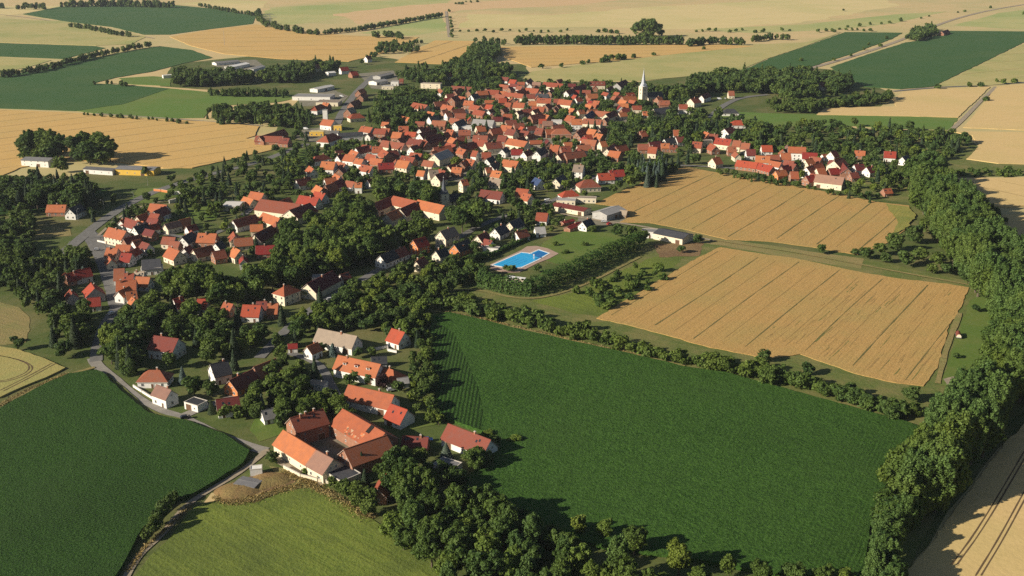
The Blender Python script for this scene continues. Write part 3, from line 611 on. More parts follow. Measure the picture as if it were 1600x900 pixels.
HD = """
443 672 494 703 10 4.3 o c x
494.5 703.3 520 717 10 4.3 n c x
454 653 504 639 10 6.5 b k cC
536 639 601 676 13 5.5 o k x
538 702 603 680 11 5.5 b k x
m 534 737 12 -46 9 3.4 d c f
701 662 766 687 9 3.5 b w c
m 699 724 9 -32 7 2.8 e w f
603 741 590 763 6 3.4 o k
611 631 636 640 9 3 r w
545 601 615 617 9 4 o w c
529 555 594 569 9 4.5 o w cD
601 574 615 578 9 3 o w h
498 513 557 525 9 4 t w c
m 488 538 7 55 6 3.6 o w
612.5 513 632 519 9 3.4 r w c
234 578 248 578 9 3.4 b w h
245 601 267 609 6.5 4.5 n w
329 569 355 563 9 4.5 d w c
359 594 394 577 8 3.5 m o
397 573 430 560 8 4 b k
m 306 627 8 -30 6 3 d w f
338 624 372 619 8 3.2 m w
410 641 427 637 6 2.6 g w
240 524 278 529 11 5 m w c
m 447 446 12 55 9 6 o c h
480 443 519 423 11 4.5 m c c
m 500 431 9 5 6 4 g w f
m 538 427 6 45 5 3 m w
594 399 615 390 8 4 d w
615 392 632 385 7.5 3.5 m w
646 375 664 370 8 5.5 r o
688 361 709 354 9 5.5 t c c
681 392 696 387 7 3.5 d c
710 382 730 374 8 3.5 d o D
746 368 760 362 8 3.8 m c
773 357 788 350 8 3.5 d w
796 347 812 340 8 3.5 d c
806 362 822 358 7 3.2 b w
757 373 769 376 6 2.6 m w
m 768 386 10 -15 5 2.6 g w f
650 408 662 401 7 3.2 b c
615 306 651 314 11 5.5 o c x
653 312 694 321 11 5.5 o c x
582 318 614 306 10 5 m c
604 334 624 325 8 5 o c
625 326 648 316 9 5 m c
406 311 470 319 16 5 b c
452 328 484 317 14 5 m c
468 305 498 309 9 4 r w
392 299 412 302 9 4 o c
381 307 396 311 7 3.2 o c
354 315 378 316 14 4 w c p10
364 344 399 335 8 4 b w
411 332 437 341 8 4 o c
391 351 410 350 7 4 o c
397 366 424 352 9 4 m c
m 366 365 11 -70 7 4 o c
310 364 338 365 9 4 o k
m 301 362 9 -60 6 4 b k
284 370 300 362 8 4 d w
336 380 346 376 7 3.5 d w
264 386 280 392 9 4 o c
287 388 297 383 6 3.2 m w
302 390 330 383 8 3.5 b c
365 386 375 391 8 4 o c
m 380 402 9 -75 5 4 r w
400 384 428 383 8 3.5 r k
74 320 103 320 8 3.4 o k
108 326 125 318 8 4 d w
235 318 260 320 9 4 o w
240 330 258 322 8 4 m w
m 194 342 8 70 6 4 o w
196 340 215 346 8 4 m w
170 355 197 361 9 5.5 o c
209 354 228 349 8 4 d w
232 352 246 349 6 3.5 o w
214 344 224 346 6 3.2 o w
182 382 204 383 8 3.2 o w
209 376 217 374 7 4 o w
167 387 184 388 8 3.5 o c
190 395 206 396 8 3.5 r w
m 172 403 8 -60 6 3.2 o c
178 420 194 419 12 3.5 b w
196 427 208 427 9 3.5 o w
182 439 212 437 10 4 o w
213 432 234 433 8 3.2 o w
210 424 225 424 8 4 t w
m 193 451 9 70 6 4 o w
197 456 212 454 7 3.5 o w
206 464 211 468 5 3.2 o w
m 237 416 12 10 7 4 g w f
222 406 250 404 9 4 d w
103 428 122 424 7 3.2 r k
m 128 421 9 40 7 4 r g
97 430 102 426 5 3.2 o k
m 145 446 11 -60 10 4 r g
136 466 156 464 7 3.2 r w
m 111 455 8 -60 6 3.5 o g
272 467 284 464 8 3.5 r w
310 467 323 467 8 3.5 r w
350 472 364 475 7 3.2 o k
380 476 407 477 9 3.5 r w
421 474 432 474 8 3.2 o k
402 471 416 471 7 3.2 m w
396 216 452 199 9 4 m k x
400 212 440 213 10 4 b k
438 215 452 216 8 4 b k
m 495 205 14 0 6 4 y y f
507 212 522 207 13 5 o w h
528 208 566 206 16 5 d w p12
565 197 582 199 10 5 o w
492 244 507 241 9 4 o w h
503 252 524 253 12 5 o w
527 252 540 256 8 4 b w
483 259 490 264 7 4 o w
463 281 484 277 8 4 m w
507 279 524 277 8 4 o w
494 289 504 294 8 4 o k
508 290 522 285 9 4 o k
492 299 508 302 8 4 r w
519 285 535 279 8 4 m w
541 282 554 284 7 3.5 b w
555 285 565 285 6 5 o w
574 281 582 279 6 4 m w
540 241 556 243 10 4 o w
549 234 560 238 8 4 o w
556 231 575 227 9 4 m w
566 226 580 228 8 4 o w
527 243 540 240 7 4 m w
556 247 568 249 7 4 o w
565 257 582 260 8 4 o w
574 240 588 243 8 4 o w
350 104 390 96 14 4 w w p12
330 97 375 93 14 3.2 g w p12
388 108 412 101 10 3.2 g w p12
m 261 117 12 30 7 4 w w f
491 102 500 100 8 5 b w
511 112 522 111 10 4 w w p15
531 105 543 104 9 5 r w
547 112 557 111 11 3.5 r k
m 490 149 46 -5 24 4 g w f
m 514 158 26 -5 20 4 t c f
489 138 517 132 12 4 w w p10
491 166 502 162 10 5 o w h
505 160 514 161 8 5 o k
m 508 172 5 0 5 11 g w fn
505 186 522 188 11 5 o w
m 528 195 8 0 7 5 y y f
559 141 568 138 8 4 o k
562 148 570 144 8 4 o k
547 160 560 155 8 4 b k
542 170 551 167 9 5 t k
550 178 562 177 10 4 o c h
588 118 610 113 12 4 g g p12
582 126 600 123 14 4 g w p12
m 606 134 15 0 8 4 g c f
m 617 127 10 0 8 5 g w f
624 123 630 123 6 4 b k
m 674 130 26 -12 9 6 t c f
700 116 704 115 5 5 r w
706 134 737 136 10 4 b k
686 138 692 142 6 4 b w
697 147 710 146 8 6 m c
705 152 714 149 9 8 b k
717 150 728 152 8 6 o c
736 148 746 146 8 5 d w
745 142 761 141 10 6 o k
762 140 780 141 9 6 o k
646 160 668 164 11 4 o c
678 159 697 157 9 4 b k
692 163 708 166 7 4 o k
726 157 740 158 8 4 o k
737 163 750 166 8 5 o k
742 171 758 174 8 4 o k
760 163 770 164 8 4 r w
763 172 770 170 5 4 m w
706 171 724 169 8 4 b k
690 172 699 171 7 5 b k
711 177 728 177 10 4 b k
704 184 718 186 7 4 b k
670 182 684 180 8 5 d w
676 188 697 189 10 4 b k
710 191 724 186 8 5 d w
m 729 197 11 0 7 4 w w f
740 186 772 188 11 4 g w
655 201 672 197 7 5 m w
655 208 680 202 9 5 m w
664 216 688 208 9 5 m k
623 197 638 197 9 4 o k
614 206 628 207 9 4 o k
596 200 609 201 6 3.2 o k
598 219 632 224 9 5 b c
640 216 660 219 10 5 b k
656 217 668 221 8 4 o k
641 229 652 226 8 4 m w
640 245 652 241 8 4 d c
582 229 597 229 10 5 o w
598 233 607 238 10 5 o k
605 236 620 234 9 4 m k
579 246 598 249 8 4 o k
591 255 615 254 8 4 r k
622 250 640 252 11 6 o c
628 243 648 246 8 4 o k
677 230 704 227 9 4 o k
678 241 700 233 11 6 g c
692 208 700 206 8 4 o k
699 202 709 203 8 4 o k
692 204 700 200 6 4 o c
698 223 712 226 9 4 o k
704 214 712 217 7 4 o k
717 203 735 203 8 4 b k
740 211 762 212 8 5 b c
741 217 762 220 9 5 o c
758 223 782 221 11 5 b c
744 197 757 196 9 5 o c
766 201 782 199 9 5 o k
718 228 740 221 10 4 m k
717 231 728 234 7 4 o k
739 235 747 236 8 5 o w
753 238 767 238 9 5 o c
729 248 742 250 8 4 o c
720 254 730 248 7 4 o k
760 248 770 244 7 4 d w
766 257 778 252 8 4 d w
700 259 712 255 6 4 o c
707 261 722 262 7 4 o k
653 266 664 267 7 3.2 o w
670 266 684 265 9 5 t c
680 273 692 269 9 5 m c
686 264 696 267 7 4 o k
721 281 728 280 7 6 o c
758 262 768 261 7 4 o c
770 266 784 268 8 4 o c
766 278 784 280 8 3.2 t c
752 296 785 300 9 4 b w
795 216 824 221 10 5 o c
779 211 792 212 9 6 b k
793 201 806 203 9 5 b c
799 233 816 233 8 4 r w
818 237 829 234 7 4 m w
784 233 791 229 7 4 d w
838 236 850 229 8 5 d w
838 200 849 201 9 4 b k
852 202 866 201 8 4 o k
868 201 886 201 11 5 b k h
903 203 911 200 8 4 o k
910 200 918 198 7 4 o k
904 211 914 208 8 4 o k
920 201 932 203 8 4 o k
932 208 942 210 7 4 o k
910 217 932 219 9 4 b k
913 211 924 210 7 4 r k
861 226 874 227 9 5 o k
876 229 890 228 9 5 o k
871 241 884 237 8 4 o c
882 239 912 235 9 4 b k
m 890 247 12 -8 6 3 g c f
902 227 922 226 8 4 b c
937 221 946 220 8 5 o c
948 232 960 224 9 4 m c
953 235 970 237 10 4 o k
962 229 978 226 8 4 o k
787 249 810 252 10 5 o c
897 257 912 258 9 6 t w
934 271 958 270 10 3.5 r w
952 266 974 265 10 3.5 r w
910 281 928 280 12 4 b c h
836 277 846 281 8 4 u w
868 279 880 272 8 4 d c
808 294 826 296 10 4 o c
818 301 830 304 8 4 o c
883 298 895 297 9 4 r w h
784 120 795 121 8 4 b w
797 124 807 125 8 4 r w
822 127 829 122 8 4 m w
850 128 880 131 10 4 o c
822 137 842 139 9 4 o k
806 142 820 139 8 4 o k
789 144 818 147 8 4 o c
776 146 790 150 10 5 b k
823 147 836 147 8 5 b c
838 146 857 147 10 4 d c
840 153 861 154 9 5 o c
803 160 820 161 9 4 o c
826 158 838 158 8 4 o k
874 155 894 157 9 5 o c
884 142 898 137 8 6 b w
895 136 912 132 10 5 m k
894 141 905 141 8 4 r k
922 127 945 127 10 5 b c D
948 138 956 134 8 4 m w
963 130 978 124 12 6 m g
917 147 933 146 9 4 o k
899 153 908 152 7 4 o w
920 157 926 158 6 4 r w
928 157 937 158 8 4 o k
832 166 851 167 10 5 o k
832 172 846 168 7 4 o c
807 174 815 172 6 5 b c
814 171 831 170 8 4 m k
828 180 848 177 9 5 m k
848 178 858 180 8 4 o k
786 178 800 178 7 4 o k
790 188 806 187 9 4 b k
803 193 818 192 8 4 b k
784 195 800 197 9 4 o k
m 870 188 11 0 8 5 w w f
887 180 899 182 10 5 o k
893 186 909 186 9 7 o w
912 185 940 187 8 5 b c
903 172 912 171 7 5 o c
913 181 926 172 9 4 u c
931 173 955 175 9 4 b c
946 178 960 173 8 5 m c
967 176 978 175 7 4 o c
972 151 992 149 11 5 o k
863 196 880 194 8 4 b k
1026 152 1033 151 9 6 o k
1030 157 1046 157 10 5 b k
1021 170 1044 167 12 5.5 d c
988 165 1002 165 7 4 o c
1004 174 1013 174 7 3.2 o c
1061 163 1074 163 9 4 o w
1079 154 1090 152 11 5 o c
m 1066 172 17 -5 8 3.5 t w f
1096 149 1107 145 7 5 m w
1138 142 1147 142 9 4 b c
1134 170 1148 170 10 3.2 d w h
1147 188 1158 188 10 3.5 r w h
999 205 1008 204 10 5 o k
1052 203 1064 203 9 5 o w
1038 217 1056 214 8 3.5 d w
1056 214 1068 213 8 4 m w
1014 229 1027 230 9 5 o c
1014 222 1032 220 9 4 m k
997 225 1013 225 8 4 b k
1033 224 1046 224 7 4 o k
1046 227 1058 227 6 3.2 b k
1083 221 1097 222 9 5 o c
m 1103 219 12 0 8 5 t c f
1100 205 1108 208 8 4 o k
1109 209 1122 210 8 4 b k
1132 201 1144 198 10 6 m w
1119 215 1143 218 9 5 r c
1146 219 1158 220 9 5 b c
1159 223 1172 224 9 5 b c
1137 229 1150 229 8 4 b k
1110 224 1119 228 8 4 o k
1113 247 1124 245 9 4 o c
1166 233 1180 233 9 4 m w
1152 250 1184 254 8 3.5 r k
1186 254 1208 260 8 3.5 r k
1190 227 1206 227 9 6 r w
1181 243 1203 244 9 3.5 o w D
1220 239 1235 239 9 4 o w
1232 229 1259 230 10 7 o w
1254 238 1277 239 10 4 r w
1258 249 1269 247 8 4 o c
1285 241 1291 240 5 3.2 o w
1298 237 1306 235 8 5 m w
1303 251 1316 246 12 7 b c
1312 248 1325 264 10 5 m k
1295 263 1310 262 8 4 r k
1260 261 1270 258 9 5 o w
1276 263 1288 262 9 4 o c
1259 275 1271 273 8 4 r k
1276 272 1319 277 11 5 n c
1328 270 1340 269 7 3.2 b k
1335 257 1349 256 8 4 m w
1354 261 1364 259 8 4 m w
1212 267 1227 265 7 4 o o
1235 268 1247 268 9 3.5 o k
1382 236 1400 237 9 4 r w
1410 245 1418 242 7 4 d w
1336 235 1352 236 7 3.2 o k
1380 295 1392 294 6 2.6 o k
868 316 918 325 10 3.6 m c p15
m 910 308 21 -8 6 3.5 t c f
m 885 311 14 -8 10 3.2 g c f
937 330 966 321 13 4.5 g g p15
970 328 979 329 5 2.5 t b
839 332 856 333 10 3.4 o w
878 346 895 342 4 2.2 r k p20
886 355 907 346 5 2.2 r k p20
910 346 923 341 7 3.2 d w
836 355 851 354 7 2.6 g w
1030 357 1075 366 14 4.2 d c p12
m 1016 360 11 -10 8 4 g w f
40 245 82 247 14 5.5 e w p10
135 260 180 263 9 4 e w p12
186 259 245 261 13 5 e y p10
1280 129 1291 128 10 5 m w
1468 50 1484 45 10 4 m k
571 88 578 87 8 5 m w
m 496 598 8 -15 5 2.5 t w f
m 629 590 5 20 4 2.4 g w
m 649 682 10 -8 6 2.6 m k
m 592 557 7 10 5 2.4 d g
m 457 537 4.5 10 3.5 2.5 r w
m 388 752 8.5 -20 5.5 1.2 e g np04
m 400 730 4.5 12 3.4 2.6 w w fn
"""
for i_, ln in enumerate(HD.strip().splitlines()):
    root_, roof_ = build_line(ln)
    if i_ == 3:      # the barn with the gap in its ridge and the patched, ragged tiles below
        h_ = HOUSES[-1]; tp_ = math.tan(R(35)); hy_ = h_[3] / 2
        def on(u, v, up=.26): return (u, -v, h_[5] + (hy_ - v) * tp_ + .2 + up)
        q_ = MB(); slab(q_, on(5.6, 3.0), on(7.8, 3.0), on(7.8, .1), on(5.6, .1), .1); q_.obj('roof_gap_patch', plain('painted_gap_shade', (0.012,0.010,0.010)), roof_)  # slab on the unbroken roof, near-black to paint the shade inside the gap
        q_ = MB(); random.seed(5)
        for k_ in range(26):
            u_, v_ = random.uniform(-5.5, 6), random.uniform(3.4, 6.4); a_, b__ = random.uniform(.5, 1.6), random.uniform(.3, .8)
            slab(q_, on(u_, v_ + b__, .03 + k_ * .002), on(u_ + a_, v_ + b__, .03 + k_ * .002), on(u_ + a_, v_, .03 + k_ * .002), on(u_, v_, .03 + k_ * .002), .05, random.choice((0, 0, 1, 2)))
        q_.obj('patched_tiles', [plain('pale_tile', (0.42,0.27,0.17), .9, .3, 2), plain('bare_batten', (0.16,0.085,0.05), .9, .3, 2), plain('new_tile', (0.48,0.15,0.06), .9, .2, 2)], roof_)
# outbuildings and back houses that fill the old village core
random.seed(21); added = 0
for core, want in [([(600,190),(690,165),(700,140),(760,138),(850,125),(930,135),(1000,150),(975,185),(950,205),(940,240),(880,245),(830,235),(800,262),(740,262),(680,265),(560,265),(500,300),(480,280),(540,225)], 95), ([(1120,215),(1180,228),(1290,238),(1330,262),(1300,285),(1240,272),(1150,245)], 14), ([(150,360),(250,320),(330,372),(440,305),(470,330),(400,395),(300,400),(200,400)], 16)]:
    wp = [P(x, y, 5) for x, y in core]; xs = [p[0] for p in wp]; ys = [p[1] for p in wp]; got = 0
    for _ in range(6000):
        if got >= want: break
        X, Y = random.uniform(min(xs), max(xs)), random.uniform(min(ys), max(ys))
        if not inside(X, Y, wp): continue
        nb = min(HOUSES, key=lambda h: (h[0]-X)**2 + (h[1]-Y)**2); ang = nb[4] + random.choice((0, 90, 90)) + random.uniform(-6, 6)
        L, W = random.uniform(7, 13), random.uniform(5.5, 8); rad = math.hypot(L, W) * .42
        if any(math.hypot(h[0]-X, h[1]-Y) < rad + math.hypot(h[2], h[3]) * .40 for h in HOUSES): continue
        if any((np.hypot(w[:, 0]-X, w[:, 1]-Y) < wd / 2 + W * .6).any() for w, wd in ROADS): continue
        building(X, Y, L, W, ang, random.uniform(3.2, 4.5), random.choice('ooobbmronb'), random.choice('kkckw'), 45, 'x', 'outbuilding'); got += 1
    added += got
print('houses', len(HOUSES), added)
HAZE = 0.000032; SUN = 4.9; SKY = 0.042; EXPO = 0.80; DENOISE = False
# ------------------------------------------------------------------ pool, churches, hedges, walls, lamps, vehicles
LEAF = {}
M_WATER, nt_, b_, _ = new_mat('pool_water')
pn = noise(nt_, pos(nt_), 1.2, 3.0); nt_.links.new(mix(nt_, ramp(nt_, pn, .3, .7), (0.016,0.32,0.64), (0.025,0.38,0.70)), b_.inputs['Base Color'])
b_.inputs['Roughness'].default_value = 0.12; b_.inputs['Specular IOR Level'].default_value = 0.4; bump(nt_, b_, pn, 0.15, 0.1)
M_PAVE = plain('terracotta_paving', (0.40,0.28,0.22), 0.85, 0.25, 0.4); M_RIM = plain('white_concrete', (0.70,0.69,0.66), 0.8, 0.15, 0.5)
pool = empty('swimming_pool', (*P(815, 402), 0)); ox, oy = pool.location.x, pool.location.y
def local(px, z): return [(x - ox, y - oy) for x, y in (P(a, b, z) for a, b in px)]
def poly_obj(name, px, z, mat, parent, thick=0.2):
    w = local(px, z); tri = tessellate_polygon([[Vector((x, y, 0)) for x, y in w]]); mb = MB(); n = len(w)
    mb.v = [(x, y, z) for x, y in w] + [(x, y, z - thick) for x, y in w]
    for t in tri:
        a, b, c = (w[i] for i in t)
        if (b[0]-a[0])*(c[1]-a[1]) - (b[1]-a[1])*(c[0]-a[0]) < 0: t = (t[0], t[2], t[1])
        mb.f.append(tuple(t)); mb.m.append(0)
    for i in range(n): mb.f.append((i, (i+1) % n, n + (i+1) % n, n + i)); mb.m.append(0)
    return mb.obj(name, mat, parent)
poly_obj('pool_deck', [(766,413),(814,391),(823,385),(838,384),(856,388),(873,396),(858,404),(840,411),(812,425),(790,426),(767,420)], 0.30, M_PAVE, pool)
WP = [(770,414),(815,394.5),(829,396),(842,390.5),(857,395.5),(840,405.5),(815,417),(800,419)]
rim = MB(); wl_ = local(WP, 0.42); cc = np.mean(np.array(wl_), axis=0)
for a, b in zip(wl_, wl_[1:] + wl_[:1]):
    a, b = np.array(a), np.array(b); d = (b - a) / np.hypot(*(b - a)); n = np.array([d[1], -d[0]]); n = n if np.dot(n, (a + b) / 2 - cc) > 0 else -n
    q = [a - d * .9, b + d * .9, b + d * .9 + n * 1.0, a - d * .9 + n * 1.0]
    if (q[1]-q[0])[0]*(q[2]-q[1])[1] - (q[1]-q[0])[1]*(q[2]-q[1])[0] < 0: q = q[::-1]
    k = len(rim.v); rim.v += [(p[0], p[1], .44 + len(rim.v) * .0004) for p in q] + [(p[0], p[1], .2) for p in q]
    for f in ((0,1,2,3),(0,4,5,1),(1,5,6,2),(2,6,7,3),(3,7,4,0)): rim.f.append(tuple(k + i for i in f)); rim.m.append(0)
rim.obj('pool_rim', M_RIM, pool)
poly_obj('pool_water', WP, 0.38, M_WATER, pool, 0.05)
M_DEEP, nd_, bd_, _ = new_mat('deep_pool_water'); pn2 = noise(nd_, pos(nd_), 1.4, 3.0); nd_.links.new(mix(nd_, ramp(nd_, pn2, .3, .7), (0.006,0.11,0.33), (0.012,0.16,0.42)), bd_.inputs['Base Color']); bd_.inputs['Roughness'].default_value = 0.12; bump(nd_, bd_, pn2, 0.15, 0.1)
poly_obj('diving_basin', [(830,397.5),(842,391.5),(856,395.8),(842,403)], 0.386, M_DEEP, pool, 0.003)
ln_ = MB()
for k in range(1, 5):
    a, b = np.array(local([(770 + (800-770)*k/5, 414 + (419-414)*k/5)], .39)[0]), np.array(local([(815 + (846-815)*k/5, 394.5 + (402.5-394.5)*k/5)], .39)[0]); d = (b - a) / np.hypot(*(b - a)); a = a + d * 1.5; b = a + d * (np.hypot(*(b - a)) * .62); n = np.array([-d[1], d[0]]) * .16
    q = [a - n, b - n, b + n, a + n]; i = len(ln_.v); ln_.v += [(p[0], p[1], .392) for p in q]; ln_.f.append((i, i+1, i+2, i+3)); ln_.m.append(0)
ln_.obj('lane_line', M_DEEP, pool)
st = MB(); x0, y0 = local([(834,404)], .4)[0]
st.box(x0-.35, x0-.15, y0-.7, y0-.5, .3, 2.6); st.box(x0+.15, x0+.35, y0-.7, y0-.5, .3, 2.6); st.box(x0-.5, x0+.5, y0-.9, y0+1.6, 2.6, 2.75); st.box(x0-.4, x0+.4, y0-1.9, y0-.9, 1.3, 1.42); st.obj('diving_tower', M_RIM, pool)
fixed(pool, 'bright blue L-shaped swimming pool with white rim and terracotta deck', 'swimming pool')
lg = empty('pool_pavilion', (*P(806, 433, 3), 0), R(-22)); m_ = MB(); m_.box(-6, 6, -1.6, 1.6, 2.7, 2.95, 0); m_.obj('roof', M_RIM, lg)
m_ = MB(); m_.box(-5.8, 5.8, -1.4, 1.4, 0, 2.698); m_.obj('wall', WALL['c'], lg)
fixed(lg, 'narrow white flat-roofed pavilion between pool and tall hedge', 'pavilion')
M_BLUEC = plain('blue_cloth', (0.03,0.12,0.4), .8)
# hedges: clipped bodies of leaves along a line
def hedge_mesh(pts, wid, hgt, n_per_m, leaf, z=0.0, ragged=.6):
    w = [np.array(p) for p in pts]; V = []
    for a, b in zip(w[:-1], w[1:]):
        L = np.hypot(*(b - a)); d = (b - a) / L; nn = np.array([-d[1], d[0]]); N = int(L * n_per_m)
        t = RNG.random(N) * L; ang = RNG.random(N) * math.pi; lump = 1 + .12 * np.sin(t * 1.1) + .1 * np.sin(t * .37 + 1)
        rad = RNG.uniform(.8, 1.05, N); u = np.cos(ang); v = np.sin(ang)
        k = 1 / np.maximum(np.abs(u), np.abs(v)) ** .75
        off = u * k * wid / 2 * rad * lump; zz_ = np.clip(v * k * rad, 0, None) * hgt * .92 * lump + RNG.uniform(0, .25, N) * ragged * hgt * .2
        # fill the upright sides as well
        side = RNG.random(N) < .4; zz_[side] = RNG.random(side.sum()) * hgt * .85; off[side] = np.sign(u[side]) * wid / 2 * RNG.uniform(.85, 1.05, side.sum())
        p = np.stack([a[0] + d[0]*t + nn[0]*off, a[1] + d[1]*t + nn[1]*off, zz_ + z], 1)
        nr = np.stack([nn[0]*u, nn[1]*u, v + .3], 1) + RNG.normal(size=(N, 3)) * .5; nr /= np.linalg.norm(nr, axis=1)[:, None]
        q = np.cross(nr, RNG.normal(size=(N, 3))); q /= np.linalg.norm(q, axis=1)[:, None]; bb = np.cross(nr, q); s = leaf * RNG.uniform(.6, 1.3, N)[:, None] * .5
        V.append(np.stack([p - q*s - bb*s, p + q*s - bb*s, p + q*s + bb*s, p - q*s + bb*s], 1).reshape(-1, 3))
    V = np.concatenate(V); return npmesh('hedge', V, np.arange(len(V)).reshape(-1, 4), LEAF['hedge'])
LEAF['hedge'] = leaf_mat('hedge_leaves', (0.036,0.080,0.014), (0.058,0.104,0.020))
for pts, wd, hg, lab in [([(752,446),(790,456),(832,461)], 7, 9.5, 'tall green hedge along the lower short side of the swimming pool'),
        ([(832,461),(850,452),(900,430),(950,405),(1000,384)], 7, 10, 'tall dark hedge along the right side of pool and lawn'),
        ([(766,402),(800,385),(840,368)], 2.4, 2.6, 'clipped hedge between the pool and the gable houses'),
        ([(705,425),(735,412),(766,402)], 4, 5, 'hedge of shrubs left of the swimming pool')]:
    o = link('hedge', hedge_mesh([P(x, y) for x, y in pts], wd, hg, 55 if wd > 3 else 40, .75)); fixed(o, lab, 'hedge')
# ---- churches
def church(x, y, z_top_px, ang, W, hw, spire, wm, rm, sp, name, label, nave_l, nave_w, nave_h, pitch, nx, eight=True):
    h = hw + spire; cx, cy = P(x, y); root = empty(name, (cx, cy, 0), R(ang)); w = W / 2
    t = MB(); t.box(-w, w, -w, w, 0, hw, 0, False)
    for k in (0, hw * .55): t.box(-w - .12, w + .12, -w - .12, w + .12, k + .02, k + .3, 0)
    t.box(-w - .2, w + .2, -w - .2, w + .2, hw, hw + .35, 0); t.obj('tower', wm, root)
    for k in range(4):
        a = k * math.pi / 2; f = MB(); ww = W * .075
        f.face([(-ww, -w - .03, hw * .78), (ww, -w - .03, hw * .78), (ww, -w - .03, hw * .88), (0, -w - .03, hw * .92), (-ww, -w - .03, hw * .88)], 0)
        f.box(-ww - .15, ww + .15, -w - .12, -w - .002, hw * .765, hw * .779, 1); o = f.obj('belfry_window', [M_PANE, M_RIM], root); o.rotation_euler = (0, 0, a)
        c = MB(); r_ = W * .11; c.face([(r_*math.cos(q*math.pi/8), -w - .05, hw * .66 + r_*math.sin(q*math.pi/8)) for q in range(16)], 0)
        c.box(-.06, .06, -w - .08, -w - .06, hw * .66, hw * .66 + r_*.8, 1); c.box(0, r_*.6, -w - .08, -w - .06, hw*.66 - .05, hw*.66 + .05, 1); o = c.obj('clock_face', [M_PANE, M_RIM], root); o.rotation_euler = (0, 0, a)
    s = MB(); n = 8; lv = [(w * 1.12, hw + .35), (w * .62, hw + spire * .2), (w * .42, hw + spire * .45), (.06, hw + spire)]
    rings = []
    for r_, z in lv:
        i = len(s.v); rings.append(i)
        for k in range(n):
            a = math.pi/8 + k * math.pi/4; s.v.append((r_ * 1.08 * math.cos(a), r_ * 1.08 * math.sin(a), z))
    for i, j in zip(rings[:-1], rings[1:]):
        for k in range(n): s.f.append((i+k, i+(k+1)%n, j+(k+1)%n, j+k)); s.m.append(0)
    sp_o = s.obj('spire', sp, root)
    b = MB(); b.cyl(0, 0, h, h + 1.6, .07, .05, 6); b.box(-.5, .5, -.06, .06, h + .9, h + 1.05); b.cyl(0, 0, h + .1, h + .5, .28, .28, 8); b.obj('cross', M_FRAME, sp_o)
    for sx in (-1, 1):
        d = MB(); x_ = sx * w * .55; d.box(x_ - .5, x_ + .5, -w * .9, -w * .4, hw + .36, hw + 2.2, 0); d.face([(x_ - .7, -w*.95, hw + 2.2), (x_ + .7, -w*.95, hw + 2.2), (x_, -w*.65, hw + 3.6)], 0); d.obj('spire_dormer', sp, sp_o)
    nv = MB(); x0 = w + .003; x1 = w + nave_l; nw = nave_w / 2; nv.box(x0, x1, -nw, nw, 0, nave_h, 0, False); rz = nave_h + nw * math.tan(R(pitch))
    nv.face([(x1, -nw, nave_h), (x1, nw, nave_h), (x1, 0, rz - .2)], 0); nv.face([(x0, nw, nave_h), (x0, -nw, nave_h), (x0, 0, rz - .2)], 0); nv.obj('nave', wm, root)
    rr = MB(); e = .5; slab(rr, (x0, -nw - e, nave_h - e + .2), (x1 + .4, -nw - e, nave_h - e + .2), (x1 + .4, 0, rz + .2), (x0, 0, rz + .2), .25); slab(rr, (x1 + .4, nw + e, nave_h - e + .2), (x0, nw + e, nave_h - e + .2), (x0, .002, rz + .2), (x1 + .4, .002, rz + .2), .25); rr.obj('roof', rm, root)
    for k in range(4):
        for sy in (-1, 1):
            f = MB(); xx = x0 + (k + .6) / 4.3 * nave_l; y_ = sy * (nw + .02); q = [(xx - .6, y_, 1.6), (xx + .6, y_, 1.6), (xx + .6, y_, 4.2), (xx, y_, 5.0), (xx - .6, y_, 4.2)]; f.face(q if sy < 0 else q[::-1], 0); f.obj('window', M_PANE, root)
    fixed(root, label, 'church'); px, py, _s = proj(cx, cy, hw); HOUSES.append((cx, cy, W, W, ang, hw, h, px, py)); return root
M_SPIRE = plain('pale_spire_slate', (0.40,0.42,0.45), .5, .15, .6, .4); M_SLATE2 = plain('church_slate', (0.10,0.11,0.13), .6, .25, .6)
church(1004, 165, 112, 28, 7.5, 22, 20, WALL['c'], ROOF['d'], M_SPIRE, 'church', 'church with pale square tower and tall white-grey pointed spire', 22, 12, 8, 48, 1)
church(694, 324, 285, 25, 6, 10.5, 12, WALL['c'], ROOF['d'], M_SLATE2, 'church', 'small church with short cream tower and slim dark slate spire', 15, 8, 5, 48, 1)
# ---- walls
def wall(px, h, th, mat, label, cap=M_TRIM):
    w = [np.array(P(x, y, h)) for x, y in px]; c = w[0]; root = empty('garden_wall', (c[0], c[1], 0)); mb = MB(); cp = MB()
    for k, (a, b) in enumerate(zip(w[:-1], w[1:])):
        d = (b - a) / np.hypot(*(b - a)); n = np.array([-d[1], d[0]]) * th / 2; b = b - d * (th if k < len(w) - 2 else 0); a = a - c; b = b - c
        for m, z0, z1, e in ((mb, 0, h, 1), (cp, h + .002, h + .12, 1.3)):
            q = [a - n*e, b - n*e, b + n*e, a + n*e]; i = len(m.v); m.v += [(p[0], p[1], z0) for p in q] + [(p[0], p[1], z1) for p in q]
            for f in ((4,5,6,7),(0,1,5,4),(1,2,6,5),(2,3,7,6),(3,0,4,7)): m.f.append(tuple(i + t for t in f)); m.m.append(0)
    mb.obj('wall', mat, root); cp.obj('coping', cap, root); fixed(root, label, 'wall')
wall([(266,301),(276,299),(300,299.5),(302,302),(285,308),(264,313)], 2.6, .5, WALL['w'], 'ruined white L-shaped wall standing in grass beside the main road', M_RIM)
wall([(240,295),(252,296),(264,298)], 2.0, .5, WALL['o'], 'low orange brick wall left of the ruined white wall')
wall([(580,545),(605,540),(606,545),(620,548)], 1.2, .5, WALL['w'], 'low white terrace wall in front of the red-roofed white house')
wall([(208,601),(222,610),(238,620)], 1.2, .4, WALL['w'], 'white garden wall along the road below the hipped red roof')
